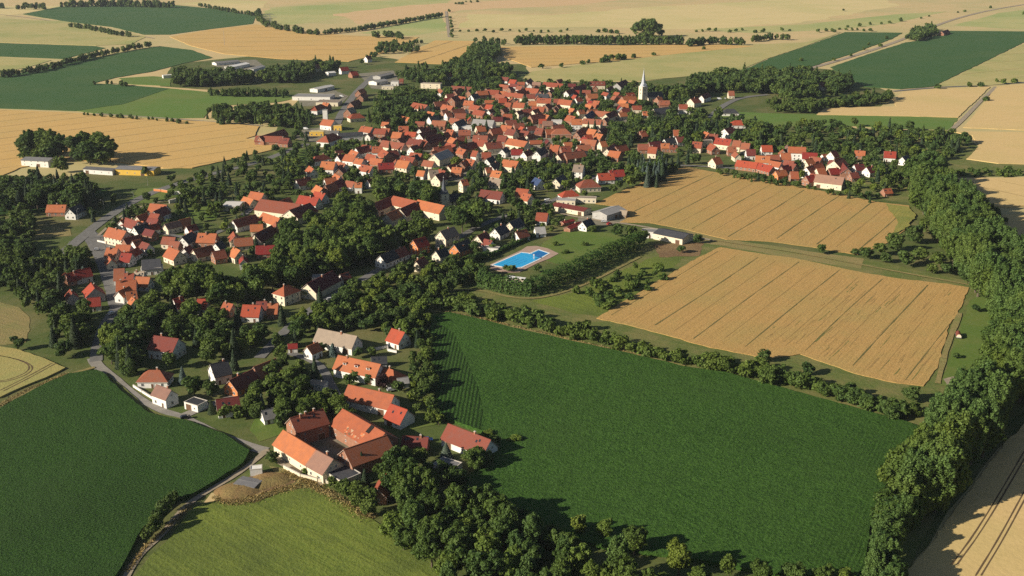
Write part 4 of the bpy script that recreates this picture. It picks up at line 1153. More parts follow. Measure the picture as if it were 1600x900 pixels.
wall([(152,375),(175,380),(190,379)], 1.3, .4, WALL['w'], 'white wall in front of the cream barn with orange roof')
wall([(443,727),(470,741),(497,748),(534,752)], 1.6, .4, WALL['c'], 'long cream wall below the front range of the farm')
# ---- lamps
M_METAL = plain('galvanised_metal', (0.30,0.30,0.30), .5, .1, 1, .4); M_LAMP = plain('lamp_glass', (0.75,0.75,0.72), .3, .05)
def lamp_meshes():
    a = MB(); a.cyl(0, 0, 0, .6, .14, .12, 8); a.cyl(0, 0, .6, 8, .09, .06, 8); a.cyl(0, 0, 8, 8.5, .05, .04, 6, x1=.5); a.cyl(.5, 0, 8.5, 8.6, .04, .03, 6, x1=1.4)
    b = MB(); b.box(1.2, 2.1, -.18, .18, 8.5, 8.68, 0); b.box(1.25, 2.05, -.14, .14, 8.44, 8.498, 1); return a.mesh('pole', M_METAL), b.mesh('lamp_head', M_METAL, M_LAMP)
LP = lamp_meshes()
for x, y, w in [(115, 397, 'at the corner of the village square'), (163, 330, 'where the main road meets the footway'), (231, 290, 'in front of the yellow-walled hall'), (122, 345, 'beside the white gabled house at left'), (187, 345, 'above the cream barn with orange roof'), (1166, 200, 'beside the red-roofed bungalow below the church road'), (210, 318, 'on the lawn below the main road')]:
    o = empty('street_lamp', (*P(x, y), 0), random.uniform(0, 6)); link('pole', LP[0], o); link('lamp_head', LP[1], o); fixed(o, 'tall grey street lamp ' + w, 'street lamp', 'street lamps of the village')
# ---- vehicles
M_TYREB = plain('tyre_rubber', (0.02,0.02,0.02), .9); M_GLASS = M_PANE
CARC = {'white': plain('paint_white', (0.75,0.75,0.74), .3, .03, 1, .5), 'red': plain('paint_red', (0.45,0.03,0.02), .3, .05, 1, .5), 'blue': plain('paint_blue', (0.03,0.08,0.28), .3, .05, 1, .5), 'silver': plain('paint_silver', (0.45,0.46,0.47), .3, .05, 1, .5), 'dark': plain('paint_dark', (0.03,0.03,0.035), .3, .05, 1, .5)}
def car_parts(van):
    prof = [(-2.1,.35),(2.1,.35),(2.15,.75),(1.2,.95),(.55,1.45),(-1.5,1.47),(-2.05,.95)] if not van else [(-2.6,.35),(2.5,.35),(2.55,1.0),(1.9,1.25),(1.45,2.15),(-2.55,2.2)]
    b = MB(); n = len(prof)
    for sy, w in ((-1, .85), (1, .85)):
        b.v += [(x, sy * (w if z < 1.0 else w - .12), z) for x, z in prof]
    b.f += [tuple(range(n)), tuple(range(2*n - 1, n - 1, -1))] + [(i, n + i, n + (i+1) % n, (i+1) % n) for i in range(n)]; b.m = [0] * len(b.f)
    g_ = MB(); 
    if not van:
        for sy in (-1, 1): g_.face([(-1.5, sy*.80, 1.0), (.95, sy*.80, 1.0), (.45, sy*.76, 1.38), (-1.35, sy*.76, 1.38)][::-sy], 0)
        g_.face([(1.17,-.68,.99),(1.17,.68,.99),(.6,.62,1.42),(.6,-.62,1.42)], 0); g_.face([(-2.06,.68,1.0),(-2.06,-.68,1.0),(-1.58,-.62,1.42),(-1.58,.62,1.42)], 0)
    else:
        for sy in (-1, 1): g_.face([(.5, sy*.79, 1.3), (1.75, sy*.79, 1.3), (1.4, sy*.75, 2.0), (.5, sy*.75, 2.0)][::-sy], 0)
        g_.face([(1.91,-.66,1.3),(1.91,.66,1.3),(1.5,.62,2.1),(1.5,-.62,2.1)], 0)
    w_ = MB(); w_.wheel(0, 0, .32, .32, .22); return b, g_.mesh('windscreen', M_GLASS), w_.mesh('wheel', M_TYREB)
CP_ = {v: car_parts(v) for v in (False, True)}
def car(x, y, ang, col, where, van=False):
    b, g_, w_ = CP_[van]; o = empty('van' if van else 'parked_car', (*P(x, y), .54), R(ang)); b.obj('body', CARC[col], o); link('window', g_, o)
    for sx in (-1, 1):
        for sy in (-1, 1): link('wheel', w_, o, (sx * (1.35 if not van else 1.65), sy * .78, 0))
    fixed(o, f"{col} {'van' if van else 'parked car'} {where}", 'van' if van else 'car', 'parked vehicles of the village')
for a in [(507,477,20,'white','beside the lane right of the maroon-roofed cream barn'),(516,470,30,'silver','on the lane below the light green bush'),(508,624,70,'dark','on the dark lane near the long red roofs'),(856,316,30,'white','at the road end of the long maroon-roofed hall',True),(1124,156,5,'white','beside the road right of the church wood',True),(1133,155,80,'silver','behind the white van near the church wood'),(534,152,0,'white','in the yard of the flat grey hall',True),(478,203,0,'white','in the works yard by the yellow building',True),(683,262,10,'white','parked in front of the grey-roofed cream hall'),(690,258,30,'dark','behind the white car at the cream hall'),(700,398,20,'white','in the drive of the dormered orange house'),(430,388,40,'white','beside the orange roofs below the maroon L-shaped house'),(435,384,20,'dark','under the trees right of the maroon L-shaped house'),(152,392,20,'silver','on the village square at left'),(168,412,10,'blue','lower on the village square'),(345,383,60,'red','in the street between the orange roofs at left'),(944,348,0,'silver','in the yard below the grey sheet-roofed barn'),(952,352,40,'red','lower in the yard below the grey barn'),(668,690,10,'blue','in the garden between farm and long bungalow'),(175,492,60,'white','on the shaded street below the brick-red roofs'),(546,618,10,'white','under the carport by the long red-roofed house'),(612,612,20,'silver','behind the second long red-roofed house'),(290,655,30,'dark','turning at the mouth of the side road')]: car(*a)
# trailer on the meadow by the poplars
t = empty('livestock_trailer', (*P(1497, 527), .15), R(72)); b = MB(); b.box(-3.2, 3.2, -1.2, 1.2, .7, .95, 0)
for k in range(8):
    a0, a1 = math.pi * k / 8, math.pi * (k + 1) / 8; c0, s0, c1, s1 = math.cos(a0), math.sin(a0), math.cos(a1), math.sin(a1)
    b.face([(-3, 1.2*c0, 1 + 1.5*s0), (3, 1.2*c0, 1 + 1.5*s0), (3, 1.2*c1, 1 + 1.5*s1), (-3, 1.2*c1, 1 + 1.5*s1)], 1)
for sx in (-1, 1): b.face([(sx*3, 1.2*math.cos(math.pi*k/8), 1 + 1.5*math.sin(math.pi*k/8)) for k in range(9)][::sx], 2)
b.obj('body', [M_METAL, ROOF['b'], WALL['c']], t); w_ = MB(); w_.wheel(0, 0, .4, .4, .3); wm_ = w_.mesh('wheel', M_TYREB)
for sx in (-1, 1):
    for sy in (-1, 1): link('wheel', wm_, t, (sx * 1.9, sy * 1.15, .0))
b = MB(); b.box(3.2, 4.6, -.06, .06, .75, .88); b.obj('drawbar', M_METAL, t)
fixed(t, 'rounded reddish brown trailer with pale ends on the meadow beside the poplars', 'trailer')

# power pylon and slender mast in the far fields
def bar(mb, a, b, t=.14):
    a, b = Vector(a), Vector(b); d = (b - a).normalized(); u = d.cross(Vector((0, 0, 1)) if abs(d.z) < .9 else Vector((1, 0, 0))).normalized() * t; v = d.cross(u).normalized() * t
    q = [a + u + v, a - u + v, a - u - v, a + u - v, b + u + v, b - u + v, b - u - v, b + u - v]; i = len(mb.v); mb.v += [tuple(p) for p in q]
    for f in ((0,1,5,4),(1,2,6,5),(2,3,7,6),(3,0,4,7),(4,5,6,7),(3,2,1,0)): mb.f.append(tuple(i + k for k in f)); mb.m.append(0)
py_ = empty('power_pylon', (*P(423, 41), 0), R(12)); lg_ = MB(); lv_ = [(0, 2.6), (7, 1.8), (14, 1.1), (21, .6), (26, .3)]
for (z0, r0), (z1, r1) in zip(lv_[:-1], lv_[1:]):
    c0 = [(-r0,-r0,z0),(r0,-r0,z0),(r0,r0,z0),(-r0,r0,z0)]; c1 = [(-r1,-r1,z1),(r1,-r1,z1),(r1,r1,z1),(-r1,r1,z1)]
    for k in range(4): bar(lg_, c0[k], c1[k], .16); bar(lg_, c0[k], c1[(k+1)%4], .09); bar(lg_, c1[k], c1[(k+1)%4], .09)
lg_.obj('lattice_tower', M_METAL, py_); ca_ = MB()
for z, w in ((18, 13), (23, 9)):
    for sx in (-1, 1):
        for y in (-.6, .6): bar(ca_, (0, y, z), (sx * w, 0, z), .15); bar(ca_, (0, y, z + 1.6), (sx * w, 0, z + .1), .12)
        for k in range(1, 4): bar(ca_, (sx * w * k / 4, 0, z), (sx * w * k / 4, 0, z + 1.5 * (1 - k / 4)), .09)
        bar(ca_, (sx * w, 0, z), (sx * w, 0, z - 1.8), .12)
ca_.obj('crossarm', M_METAL, py_); fixed(py_, 'grey lattice power pylon with wide crossarms above the hedgerow at upper left', 'power pylon')
ms_ = empty('radio_mast', (*P(351, 71), 0)); mm_ = MB(); mm_.cyl(0, 0, 0, 26, .35, .15, 8); mm_.obj('pole', M_METAL, ms_); mm_ = MB(); mm_.cyl(0, 0, 26.002, 29, .06, .04, 6); mm_.obj('antenna', M_METAL, ms_); fixed(ms_, 'slender tall grey mast at the lower edge of the ripe field, upper left', 'mast')
# ------------------------------------------------------------------ trees
LEAF.update({'broad': leaf_mat('broad_leaves', (0.028,0.062,0.012), (0.104,0.152,0.025)), 'poplar': leaf_mat('poplar_leaves', (0.056,0.106,0.022), (0.104,0.156,0.034)),
        'conifer': leaf_mat('conifer_needles', (0.018,0.036,0.013), (0.040,0.062,0.026), trans=0.1), 'spruce': leaf_mat('blue_needles', (0.060,0.088,0.066), (0.082,0.112,0.082), trans=0.1),
        'bush': leaf_mat('bush_leaves', (0.040,0.076,0.015), (0.112,0.160,0.028)), 'copper': leaf_mat('copper_leaves', (0.035,0.016,0.014), (0.045,0.02,0.016)),
        'bright': leaf_mat('bright_leaves', (0.085,0.135,0.020), (0.13,0.17,0.025)), 'mass': leaf_mat('mass_leaves', (0.028,0.060,0.014), (0.102,0.146,0.029), attr=True)})
BARK = plain('bark', (0.12,0.095,0.07), 0.95, 0.4, 1.2)
def crown_arrays(seed, n, leaf, kind):
    r = np.random.default_rng(seed)
    if kind in ('conifer', 'spruce'):
        z = 1 - np.sqrt(r.random(n)) * 0.92; a = r.random(n) * 2*np.pi
        tier = 0.72 + 0.28 * np.abs(((z * 11 + r.random() ) % 1.0) - 0.0)
        rad = (1.02 - z) * 0.24 * tier * (0.55 + 0.5 * r.random(n)**0.5) + 0.008
        p = np.stack([rad*np.cos(a), rad*np.sin(a), z - rad * 0.25], 1)
        d = np.stack([np.cos(a), np.sin(a), np.full(n, 0.75)], 1)
    else:
        if kind == 'poplar': K, R0, Z0, RZ, lr = 8, 0.09, 0.5, 0.34, (0.07, 0.09)
        elif kind == 'old': K, R0, Z0, RZ, lr = 12, 0.125, 0.53, 0.34, (0.075, 0.11)
        elif kind == 'bush': K, R0, Z0, RZ, lr = 7, 0.32, 0.40, 0.24, (0.17, 0.28)
        else: K, R0, Z0, RZ, lr = 10, 0.215, 0.52, 0.27, (0.115, 0.19)
        u = r.normal(size=(K, 3)); u /= np.linalg.norm(u, axis=1)[:, None]
        rr = r.random(K) ** 0.4
        c = u * rr[:, None] * np.array([R0, R0, RZ]) + np.array([0, 0, Z0]); c[:, 2] = np.clip(c[:, 2], 0.2, 0.86)
        lrad = r.uniform(lr[0], lr[1], K)
        # sprays standing out of the main limbs
        S2 = int(K * 4.5); u2 = r.normal(size=(S2, 3)); u2[:, 2] += 0.35; u2 /= np.linalg.norm(u2, axis=1)[:, None]; j = r.integers(0, K, S2)
        c2 = c[j] + u2 * (lrad[j] * r.uniform(0.8, 1.22, S2))[:, None]; c2[:, 2] = np.clip(c2[:, 2], 0.13, 0.95)
        c = np.concatenate([c, c2]); lrad = np.concatenate([lrad, r.uniform(0.22, 0.46, S2) * lrad[j]]); K = len(c)
        if kind == 'poplar':      # many upright tufts around a narrow core
            S3 = 85; a = r.random(S3) * 6.283; zt = 0.13 + 0.80 * r.random(S3); env = 0.185 * np.sin(np.pi * np.clip((zt - 0.02) / 1.02, 0, 1)) ** 0.7; rd = env * r.uniform(.55, 1.12, S3)
            c = np.concatenate([c[:8], np.stack([rd * np.cos(a), rd * np.sin(a), zt], 1)]); lrad = np.concatenate([lrad[:8], r.uniform(.03, .052, S3)]); K = len(c)
        k = r.choice(K, n, p=lrad**1.35 / (lrad**1.35).sum())
        d = r.normal(size=(n, 3)); d[:, 2] += 0.25; d /= np.linalg.norm(d, axis=1)[:, None]
        q = 0.55 + 0.6 * r.random(n)
        sq = np.array([1, 1, 2.3 if kind == 'poplar' else 0.9])
        p = c[k] + d * sq * (lrad[k] * q)[:, None]
        # leaves buried in a neighbouring clump are dropped
        dist = np.linalg.norm(p[:, None, :] - c[None], axis=2) / lrad[None]
        dist[np.arange(n), k] = 9
        keep = (dist.min(1) > 0.62) | (r.random(n) < 0.12); p, d = p[keep], d[keep]; p[:, 2] = np.maximum(p[:, 2], 0.03); n = len(p)
    nr = d + r.normal(size=(n, 3)) * 0.5; nr /= np.linalg.norm(nr, axis=1)[:, None]
    t = np.cross(nr, r.normal(size=(n, 3))); t /= np.linalg.norm(t, axis=1)[:, None]; b = np.cross(nr, t)
    s = leaf * r.uniform(0.6, 1.35, n)[:, None] * 0.5
    fold = nr * s * 0.35
    v = np.stack([p - t*s - b*s*.75, p + t*s*0.9 - b*s + fold, p + t*s + b*s*.8, p - t*s*.8 + b*s + fold], 1).reshape(-1, 3)
    return v, np.arange(len(v)).reshape(-1, 4)
LOD = {0: (8500, 0.033), 1: (3000, 0.052), 2: (700, 0.10), 3: (230, 0.17)}
_cr = {}
def crown(kind, lod, var):
    key = (kind, lod, var)
    if key not in _cr:
        n, lf = LOD[lod]
        shape = 'broad' if kind in ('copper', 'bright') else kind
        if shape == 'poplar': lf *= 0.72
        if shape == 'bush': lf *= 1.35; n = int(n * 0.75)
        if shape in ('conifer', 'spruce'): lf *= 0.75
        v, q = crown_arrays(100 + var * 7 + lod * 31 + sum(map(ord, shape)), n, lf, shape)
        _cr[key] = npmesh('crown', v, q, LEAF[kind])
    return _cr[key]
def trunk_mesh(seed, kind):
    r = random.Random(seed); mb = MB()
    if kind == 'conifer': mb.cyl(0, 0, -.02, .9, .016, .003, 6)
    else:
        mb.cyl(0, 0, -.02, .05, .034, .024, 8); mb.cyl(0, 0, .05, .34, .024, .018, 8, x1=.01, y1=-.005)
        for k in range(6):
            a = k * 1.05 + r.random(); l = r.uniform(.12, .22); z = r.uniform(.22, .34)
            mb.cyl(.006, -.003, z, z + l * 1.25, .011, .003, 5, x1=math.cos(a) * l, y1=math.sin(a) * l)
        mb.cyl(.01, -.005, .34, .72, .016, .004, 6, x1=.02, y1=.01)
    return mb.mesh('trunk', BARK)
TRUNK = {'broad': [trunk_mesh(s, 'broad') for s in range(3)], 'conifer': [trunk_mesh(9, 'conifer')]}
NAME = {'broad': 'broadleaf_tree', 'poplar': 'poplar_tree', 'conifer': 'conifer_tree', 'spruce': 'blue_spruce_tree', 'bush': 'bush', 'copper': 'copper_beech_tree', 'bright': 'light_green_tree'}
BASE_R = {'broad': 0.385, 'poplar': 0.235, 'conifer': 0.235, 'spruce': 0.235, 'bush': 0.55, 'copper': 0.385, 'bright': 0.385}
def words(kind, h, r):
    sz = 'tall' if h > 17 else 'small' if h < 8 else 'medium-sized'
    if kind == 'bush': return ('big rounded' if h > 5 else 'low') + ' green bush'
    if kind == 'broad': return sz + (' broad' if r > 0.42 * h else '') + ' leafy tree'
    if kind == 'poplar': return ('tall' if h > 19 else 'shorter') + ' narrow poplar tree'
    if kind == 'conifer': return sz + ' dark conifer'
    if kind == 'spruce': return sz + ' bluish spruce'
    if kind == 'copper': return 'dark copper-leaved tree'
    return sz + ' light green tree'
def plant(kind, X, Y, h, r, group=None):
    px, py, s = proj(X, Y, h * .55); pix = h * s
    lod = 0 if pix > 42 else 1 if pix > 24 else 2 if pix > 12 else 3
    var = random.randrange(4); rz = random.uniform(0, 6.28); sr = r / BASE_R[kind]; root_h = h
    if kind == 'bush':
        o = link('bush', crown(kind, lod, var), None, (X, Y, 0), rz, (sr, sr * random.uniform(.85, 1.15), h)); tag(o, words(kind, h, r), 'bush', group, (px, py)); return o
    o = empty(NAME[kind], (X, Y, 0), rz)
    link('crown', crown(kind, lod, var), o, sc=(sr, sr * random.uniform(.9, 1.1), root_h))
    tk = TRUNK['conifer'][0] if kind in ('conifer', 'spruce') else random.choice(TRUNK['broad'])
    link('trunk', tk, o, sc=(h, h, h))
    tag(o, words(kind, h, r), 'tree', group, (px, py)); return o
def mass(name, items, label, cat, lod=None, stuff=True):
    """a wood or tree belt that reads as one body of foliage: one mesh"""
    V = []; Q = []; T = []; n0 = 0
    for (kind, X, Y, h, r) in items:
        s = proj(X, Y, h * .5)[2] * h; l = lod if lod is not None else (1 if s > 30 else 2 if s > 13 else 3)
        me = crown(kind, l, random.randrange(4)); k = len(me.vertices)
        v = np.empty(k * 3, dtype=np.float32); me.vertices.foreach_get('co', v); v = v.reshape(-1, 3)
        a = random.uniform(0, 6.28); ca, sa = math.cos(a), math.sin(a); sr = r / BASE_R[kind]
        w = np.stack([(v[:, 0]*ca - v[:, 1]*sa) * sr + X, (v[:, 0]*sa + v[:, 1]*ca) * sr + Y, v[:, 2] * h], 1)
        V.append(w); Q.append(np.arange(k).reshape(-1, 4) + n0); n0 += k; T.append(np.full(k, random.random() * (0.5 if kind in ('conifer','spruce') else 1)))
    o = link(name, npmesh(name, np.concatenate(V), np.concatenate(Q), LEAF['mass'], np.concatenate(T)))
    fixed(o, label, cat)
    if stuff: o['kind'] = 'stuff'
    return o
# ---- where trees may stand
HA = np.array([(h[0], h[1], h[2], h[3], R(h[4]), h[5], h[6], h[7], h[8]) for h in HOUSES])
RD = np.concatenate([np.concatenate([w, np.full((len(w), 1), wd)], 1) for w, wd in [(np.array([a + (b - a) * t for a, b in zip(w[:-1], w[1:]) for t in (0, .25, .5, .75)]), wd) for w, wd in ROADS]])
def free(X, Y, h, r, road=True, cover=0.8):
    dx, dy = X - HA[:, 0], Y - HA[:, 1]; c, s_ = np.cos(HA[:, 4]), np.sin(HA[:, 4])
    u = np.abs(dx * c + dy * s_) - HA[:, 2] / 2; v = np.abs(-dx * s_ + dy * c) - HA[:, 3] / 2
    gap = np.hypot(np.maximum(u, 0), np.maximum(v, 0)); gap = np.where((u < 0) & (v < 0), -1, gap)
    if gap.min() < r * 0.55: return False
    if road:
        d = np.hypot(RD[:, 0] - X, RD[:, 1] - Y) - RD[:, 2] / 2
        if d.min() < r * .5: return False
    if cover:
        px, py, s = proj(X, Y, h * 0.58); rw = r * s * cover; rh = h * s * 0.5 * CP
        near = HA[:, 1] > Y - 4
        for f in (-.32, 0, .32):
            hx = HA[:, 7] + f * HA[:, 2] * np.cos(HA[:, 4]) * s
            for g_ in (0.0, 0.5):
                hy = HA[:, 8] + g_ * HA[:, 5] * s + f * 0
                if (near & (((hx - px) / rw) ** 2 + ((hy - py) / rh) ** 2 < 1)).any(): return False
    return True
PLACED = []
def sow(poly, gap, h0, h1, kinds='broad', road=True, cover=0.8, keep=1.0, zmid=5.0, rr=(0.36, 0.48), out=None):
    """trees spread over an area outlined at mid-crown height in photo pixels"""
    w = [P(x, y, zmid) for x, y in poly]; xs = [p[0] for p in w]; ys = [p[1] for p in w]; res = []
    kl = kinds.split()
    Y = min(ys)
    while Y < max(ys):
        X = min(xs) + random.uniform(0, gap)
        while X < max(xs):
            x, y = X + random.uniform(-.38, .38) * gap, Y + random.uniform(-.38, .38) * gap
            X += gap
            if random.random() > keep or not inside(x, y, w): continue
            h = random.uniform(h0, h1); k = random.choice(kl)
            r = h * (random.uniform(*rr) if k not in ('poplar', 'conifer', 'spruce', 'bush') else random.uniform(.22, .3) if k == 'poplar' else random.uniform(.19, .26) if k != 'bush' else random.uniform(.55, .8))
            if k in ('spruce', 'conifer'): h *= 1.1
            if not free(x, y, h, r, road, cover): continue
            res.append((k, x, y, h, r))
        Y += gap * 0.9
    return res
def line(pts, gap, h0, h1, kind='broad', jit=0.3, zmid=None, rr=None):
    zm = zmid if zmid is not None else (h0 + h1) * .25
    w = [np.array(P(x, y, zm)) for x, y in pts]; res = []
    for a, b in zip(w[:-1], w[1:]):
        L = np.hypot(*(b - a)); n = max(1, int(L / gap))
        for k in range(n):
            p = a + (b - a) * (k + random.uniform(0, jit)) / n + np.array([random.uniform(-1, 1), random.uniform(-1, 1)]) * gap * jit
            h = random.uniform(h0, h1); r = h * (random.uniform(*rr) if rr else .62 if kind == 'bush' else .24 if kind == 'poplar' else .42)
            res.append((kind, p[0], p[1], h, r))
    return res
def spot(kind, x, y, h, r):
    X, Y = P(x, y, h * .55); return (kind, X, Y, h, r)
IND = []
# woods of the near half
IND += sow([(572,792),(600,750),(640,742),(700,772),(760,792),(830,806),(900,846),(960,868),(1010,905),(1010,990),(760,990),(690,895),(640,850)], 8.0, 11, 17, 'broad broad broad bright poplar', False, .8, 1, 7)
for a in [('bright',837,818,9,3.6),('bright',905,815,9,3.5),('bright',945,822,9,3.2),('broad',992,838,13,5.2),('bright',1062,868,14,5.4),('bright',1140,880,10,3),('broad',1190,893,11,4.2),('broad',1245,893,11,4.6),('broad',1290,900,10,4),('bright',1318,897,9,4),('broad',1090,905,13,5),('broad',1030,915,14,6),('broad',1215,915,10,4),('broad',1160,925,12,5),('broad',1345,915,10,4)]: IND.append(spot(*a))
IND += sow([(1470,655),(1500,612),(1555,598),(1575,630),(1545,680),(1500,702),(1480,745),(1455,775),(1395,775),(1420,720),(1450,695)], 6.2, 19, 24, 'poplar poplar poplar broad', False, 0, 1, 10)
IND += sow([(1395,770),(1455,775),(1438,805),(1410,850),(1398,900),(1390,990),(1345,990),(1366,880),(1372,830)], 6.2, 13, 17, 'poplar poplar broad', False, 0, 1, 7)
IND += sow([(1428,262),(1462,258),(1492,300),(1560,368),(1620,420),(1690,480),(1700,570),(1640,605),(1565,605),(1548,560),(1568,500),(1550,452),(1500,405),(1462,345),(1432,305)], 7.5, 21, 27, 'poplar poplar poplar poplar broad', False, 0, 1, 11)
for a in [('broad',1353,393,9,5),('broad',1336,392,5,3),('broad',1400,374,15,7),('broad',1375,386,10,5),('broad',1430,362,15,7),('broad',1445,350,12,5),('broad',1440,395,11,6),('broad',1415,402,11,6),('broad',1465,402,10,5),('broad',1480,418,9,5),('broad',1455,418,7,4),('broad',1385,402,7,4),('broad',1283,388,7,3.6),('broad',1505,430,8,4),('broad',1494,555,3,2),('broad',1525,480,5,3)]: IND.append(spot(*a))
IND += line([(690,472),(760,482),(830,500),(890,516),(950,527),(1010,545),(1075,562),(1130,566),(1200,575),(1260,592),(1320,610),(1380,628),(1440,642)], 3.8, 4.5, 8.5, 'bush', .6)
IND += line([(720,462),(800,480),(860,498),(930,515)], 6, 4, 7, 'bush', .5) + line([(1100,560),(1200,580),(1290,600),(1370,632),(1410,650)], 5, 4.5, 8, 'bush', .5)
IND += [spot('broad',1425,612,9,4.6), spot('broad',1194,553,7,3.6), spot('broad',1330,607,7,3.4), spot('broad',1262,574,7,3.5)]
IND += line([(905,455),(940,440),(985,425),(1010,435),(960,455)], 9, 3, 6, 'bush', .6)
IND += sow([(900,462),(950,428),(1030,408),(1068,416),(1010,452),(940,484)], 7.5, 3, 6.5, 'bush bush broad', True, .8, .6, 2)
IND += line([(700,476),(800,494),(900,520),(1000,545),(1080,563)], 5, 4, 8, 'bush', .7) + line([(1090,563),(1200,584),(1300,606),(1400,636)], 4.6, 5, 9, 'bush', .7)
# park, churchyard and gardens of the lower village
IND += sow([(440,352),(480,325),(520,298),(570,285),(640,288),(688,296),(705,330),(760,335),(750,350),(690,345),(640,372),(600,384),(570,400),(520,415),(480,428),(420,450),(330,470),(250,462),(232,436),(290,425),(340,412),(400,425)], 9.5, 14, 21, 'broad broad broad broad bright', False, .5, 1, 8)
IND += sow([(470,500),(540,452),(600,425),(660,412),(720,405),(765,420),(745,446),(700,452),(665,478),(655,520),(648,545),(600,512),(540,508),(490,512)], 6.5, 6, 11, 'broad broad bright broad', True, .6, 1, 4)
IND += sow([(70,505),(105,470),(180,485),(220,462),(260,470),(330,480),(410,492),(440,470),(470,480),(490,500),(450,545),(430,565),(380,545),(300,555),(280,530),(240,500),(215,560),(225,585),(205,588),(175,560),(130,560),(90,545)], 7.5, 9, 15, 'broad broad broad broad conifer bright', True, .5, 1, 6)
IND += sow([(0,440),(60,400),(110,395),(150,420),(130,450),(100,475),(60,490),(20,450)], 7.5, 7, 13, 'broad broad conifer', True, .55, 1, 5)
IND += sow([(0,350),(40,320),(50,335),(48,385),(100,395),(140,395),(130,410),(60,410),(20,440),(-30,440),(-30,350)], 8.5, 9, 15, 'broad', True, .8, 1, 6)
IND += sow([(-30,285),(60,278),(150,290),(140,318),(60,312),(-30,325)], 9, 13, 19, 'broad broad conifer', True, .8, 1, 8)
IND += sow([(395,575),(440,560),(490,560),(520,590),(530,625),(490,650),(440,640),(420,620),(390,640),(330,640),(400,605)], 6.5, 7, 12, 'broad broad conifer broad bright broad', True, .6, 1, 5)
IND += sow([(630,550),(665,545),(668,600),(655,640),(640,660),(640,600)], 7, 5, 8, 'broad bright', True, .75, .9, 4)
IND += [spot(*a) for a in [('broad',668,575,10,4),('spruce',409,628,9,2),('conifer',440,490,12,2.8),('conifer',497,520,9,2.2),('copper',597,595,8,4),('broad',558,585,6,3),('spruce',520,545,7,2.4),('broad',500,542,6,3.5),('conifer',500,468,17,3.3),('bright',477,456,6,3.8),('conifer',365,560,11,2.4),('broad',330,605,9,4),('broad',302,600,11,5.5),('spruce',285,585,9,2.6),('broad',265,560,10,4.5),('conifer',565,720,9,2.2),('broad',625,715,13,5.5),('bright',655,705,4,3.4),('broad',745,712,10,5),('spruce',697,703,7,3),('broad',672,735,8,4),('broad',710,738,8,4),('bright',805,684,4,3.4),('bright',765,676,3.5,3),('broad',640,735,9,4),('conifer',570,745,8,2),('broad',545,762,6,3),('broad',520,752,5,2.6),('broad',425,712,5.5,3.2),('broad',560,775,8,4),('broad',575,790,8,4),('broad',440,655,8,4),('broad',460,635,9,4.5),('broad',490,632,9,4.5),('broad',530,640,8,4),('bush',600,735,4,3),('broad',262,782,8,2.8),('broad',272,774,6,2.4),('broad',236,822,7,3),('broad',248,805,7,3),('broad',228,835,5,2.4),('broad',243,815,8,3),('broad',255,795,8,3),('broad',640,690,5,3),('broad',30,535,7,3.4),('broad',22,528,4,2.5),('broad',740,385,8,4),('bright',770,385,5,3),('spruce',455,408,11,2.6),('spruce',470,410,10,2.6),('bush',145,412,5,4),('spruce',130,425,9,2.6),('broad',215,396,5,3),('broad',235,394,5,2.5),('broad',265,375,7,3.5),('broad',240,365,6,3),('conifer',180,345,8,3),('broad',195,365,6,3),('broad',220,330,8,4),('broad',200,330,8,4),('bush',869,380,3,2.4),('bush',913,380,3,2.6),('bush',884,392,3,3),('broad',800,418,5,3),('broad',790,418,4,2.6),('broad',840,418,6,3.4),('broad',965,358,10,5.5),('broad',1003,368,12,6),('broad',925,356,5,4),('broad',985,360,9,5),('broad',1092,372,7,3.5),('broad',1065,388,6,3.5)]]
IND += [spot(*a) for a in [('broad',612,722,15,6.2),('broad',633,735,14,6),('broad',597,736,10,4),('broad',607,755,11,4.6),('broad',628,762,13,5.6),('broad',652,754,11,5),('broad',575,772,8,4),('broad',480,630,12,5.5),('broad',500,626,12,5.5),('broad',522,630,12,5.6),('broad',541,642,9,4.6),('broad',445,650,9,4.4),('broad',742,712,11,6),('broad',772,690,6,4),('broad',760,715,8,4),('broad',690,735,9,4.4),('broad',715,745,10,4.8),('broad',655,712,8,4),('conifer',552,712,9,2),('broad',536,758,7,3.6),('broad',560,762,8,4),('bush',500,744,3,2.6),('bush',478,735,3,2.4),('broad',400,640,9,4.4),('conifer',386,632,9,2.2),('broad',372,642,7,3.4),('broad',352,642,7,3.4),('conifer',330,634,7,2),('broad',420,600,11,5),('broad',440,610,12,5.6),('broad',470,600,12,5.6),('broad',455,585,11,5.4),('broad',425,575,11,5),('broad',560,550,6,3),('broad',580,548,6,3),('broad',545,592,6,3.2),('broad',580,590,6,3.2),('broad',620,602,7,3.6),('broad',650,615,8,3.8),('broad',655,590,9,3.8),('conifer',652,528,9,2),('broad',640,505,9,4.6),('broad',595,500,9,4.6),('broad',575,505,9,4.6),('broad',185,545,15,6.5),('broad',200,555,13,6),('broad',178,525,14,6),('broad',210,535,12,6)]]
IND += sow([(648,500),(668,492),(674,530),(676,580),(682,630),(690,655),(668,655),(655,620),(652,560)], 5.5, 5, 9, 'broad broad bush bright', True, .8, .9, 3)
# big single groves
for a in [('broad',34,224,25,10),('broad',48,219,28,12),('broad',64,218,29,12),('broad',80,219,29,12),('broad',93,224,26,10),('broad',117,225,26,10),('broad',130,222,28,12),('broad',146,222,28,12),('broad',160,226,27,12),('broad',170,232,22,9),('broad',40,238,15,8),('broad',60,240,14,8),('broad',85,240,14,8),('broad',120,242,14,8),('broad',140,244,14,8),('broad',158,244,16,8),('broad',72,232,22,11),('broad',138,236,22,11),('broad',92,254,16,7.5),('broad',226,266,9,3.6),('broad',998,42,34,16),('broad',1011,39,40,19),('broad',1023,41,36,17),('broad',1004,54,16,10),('broad',1018,54,16,10),('broad',1032,50,14,8)]: IND.append(spot(*a))
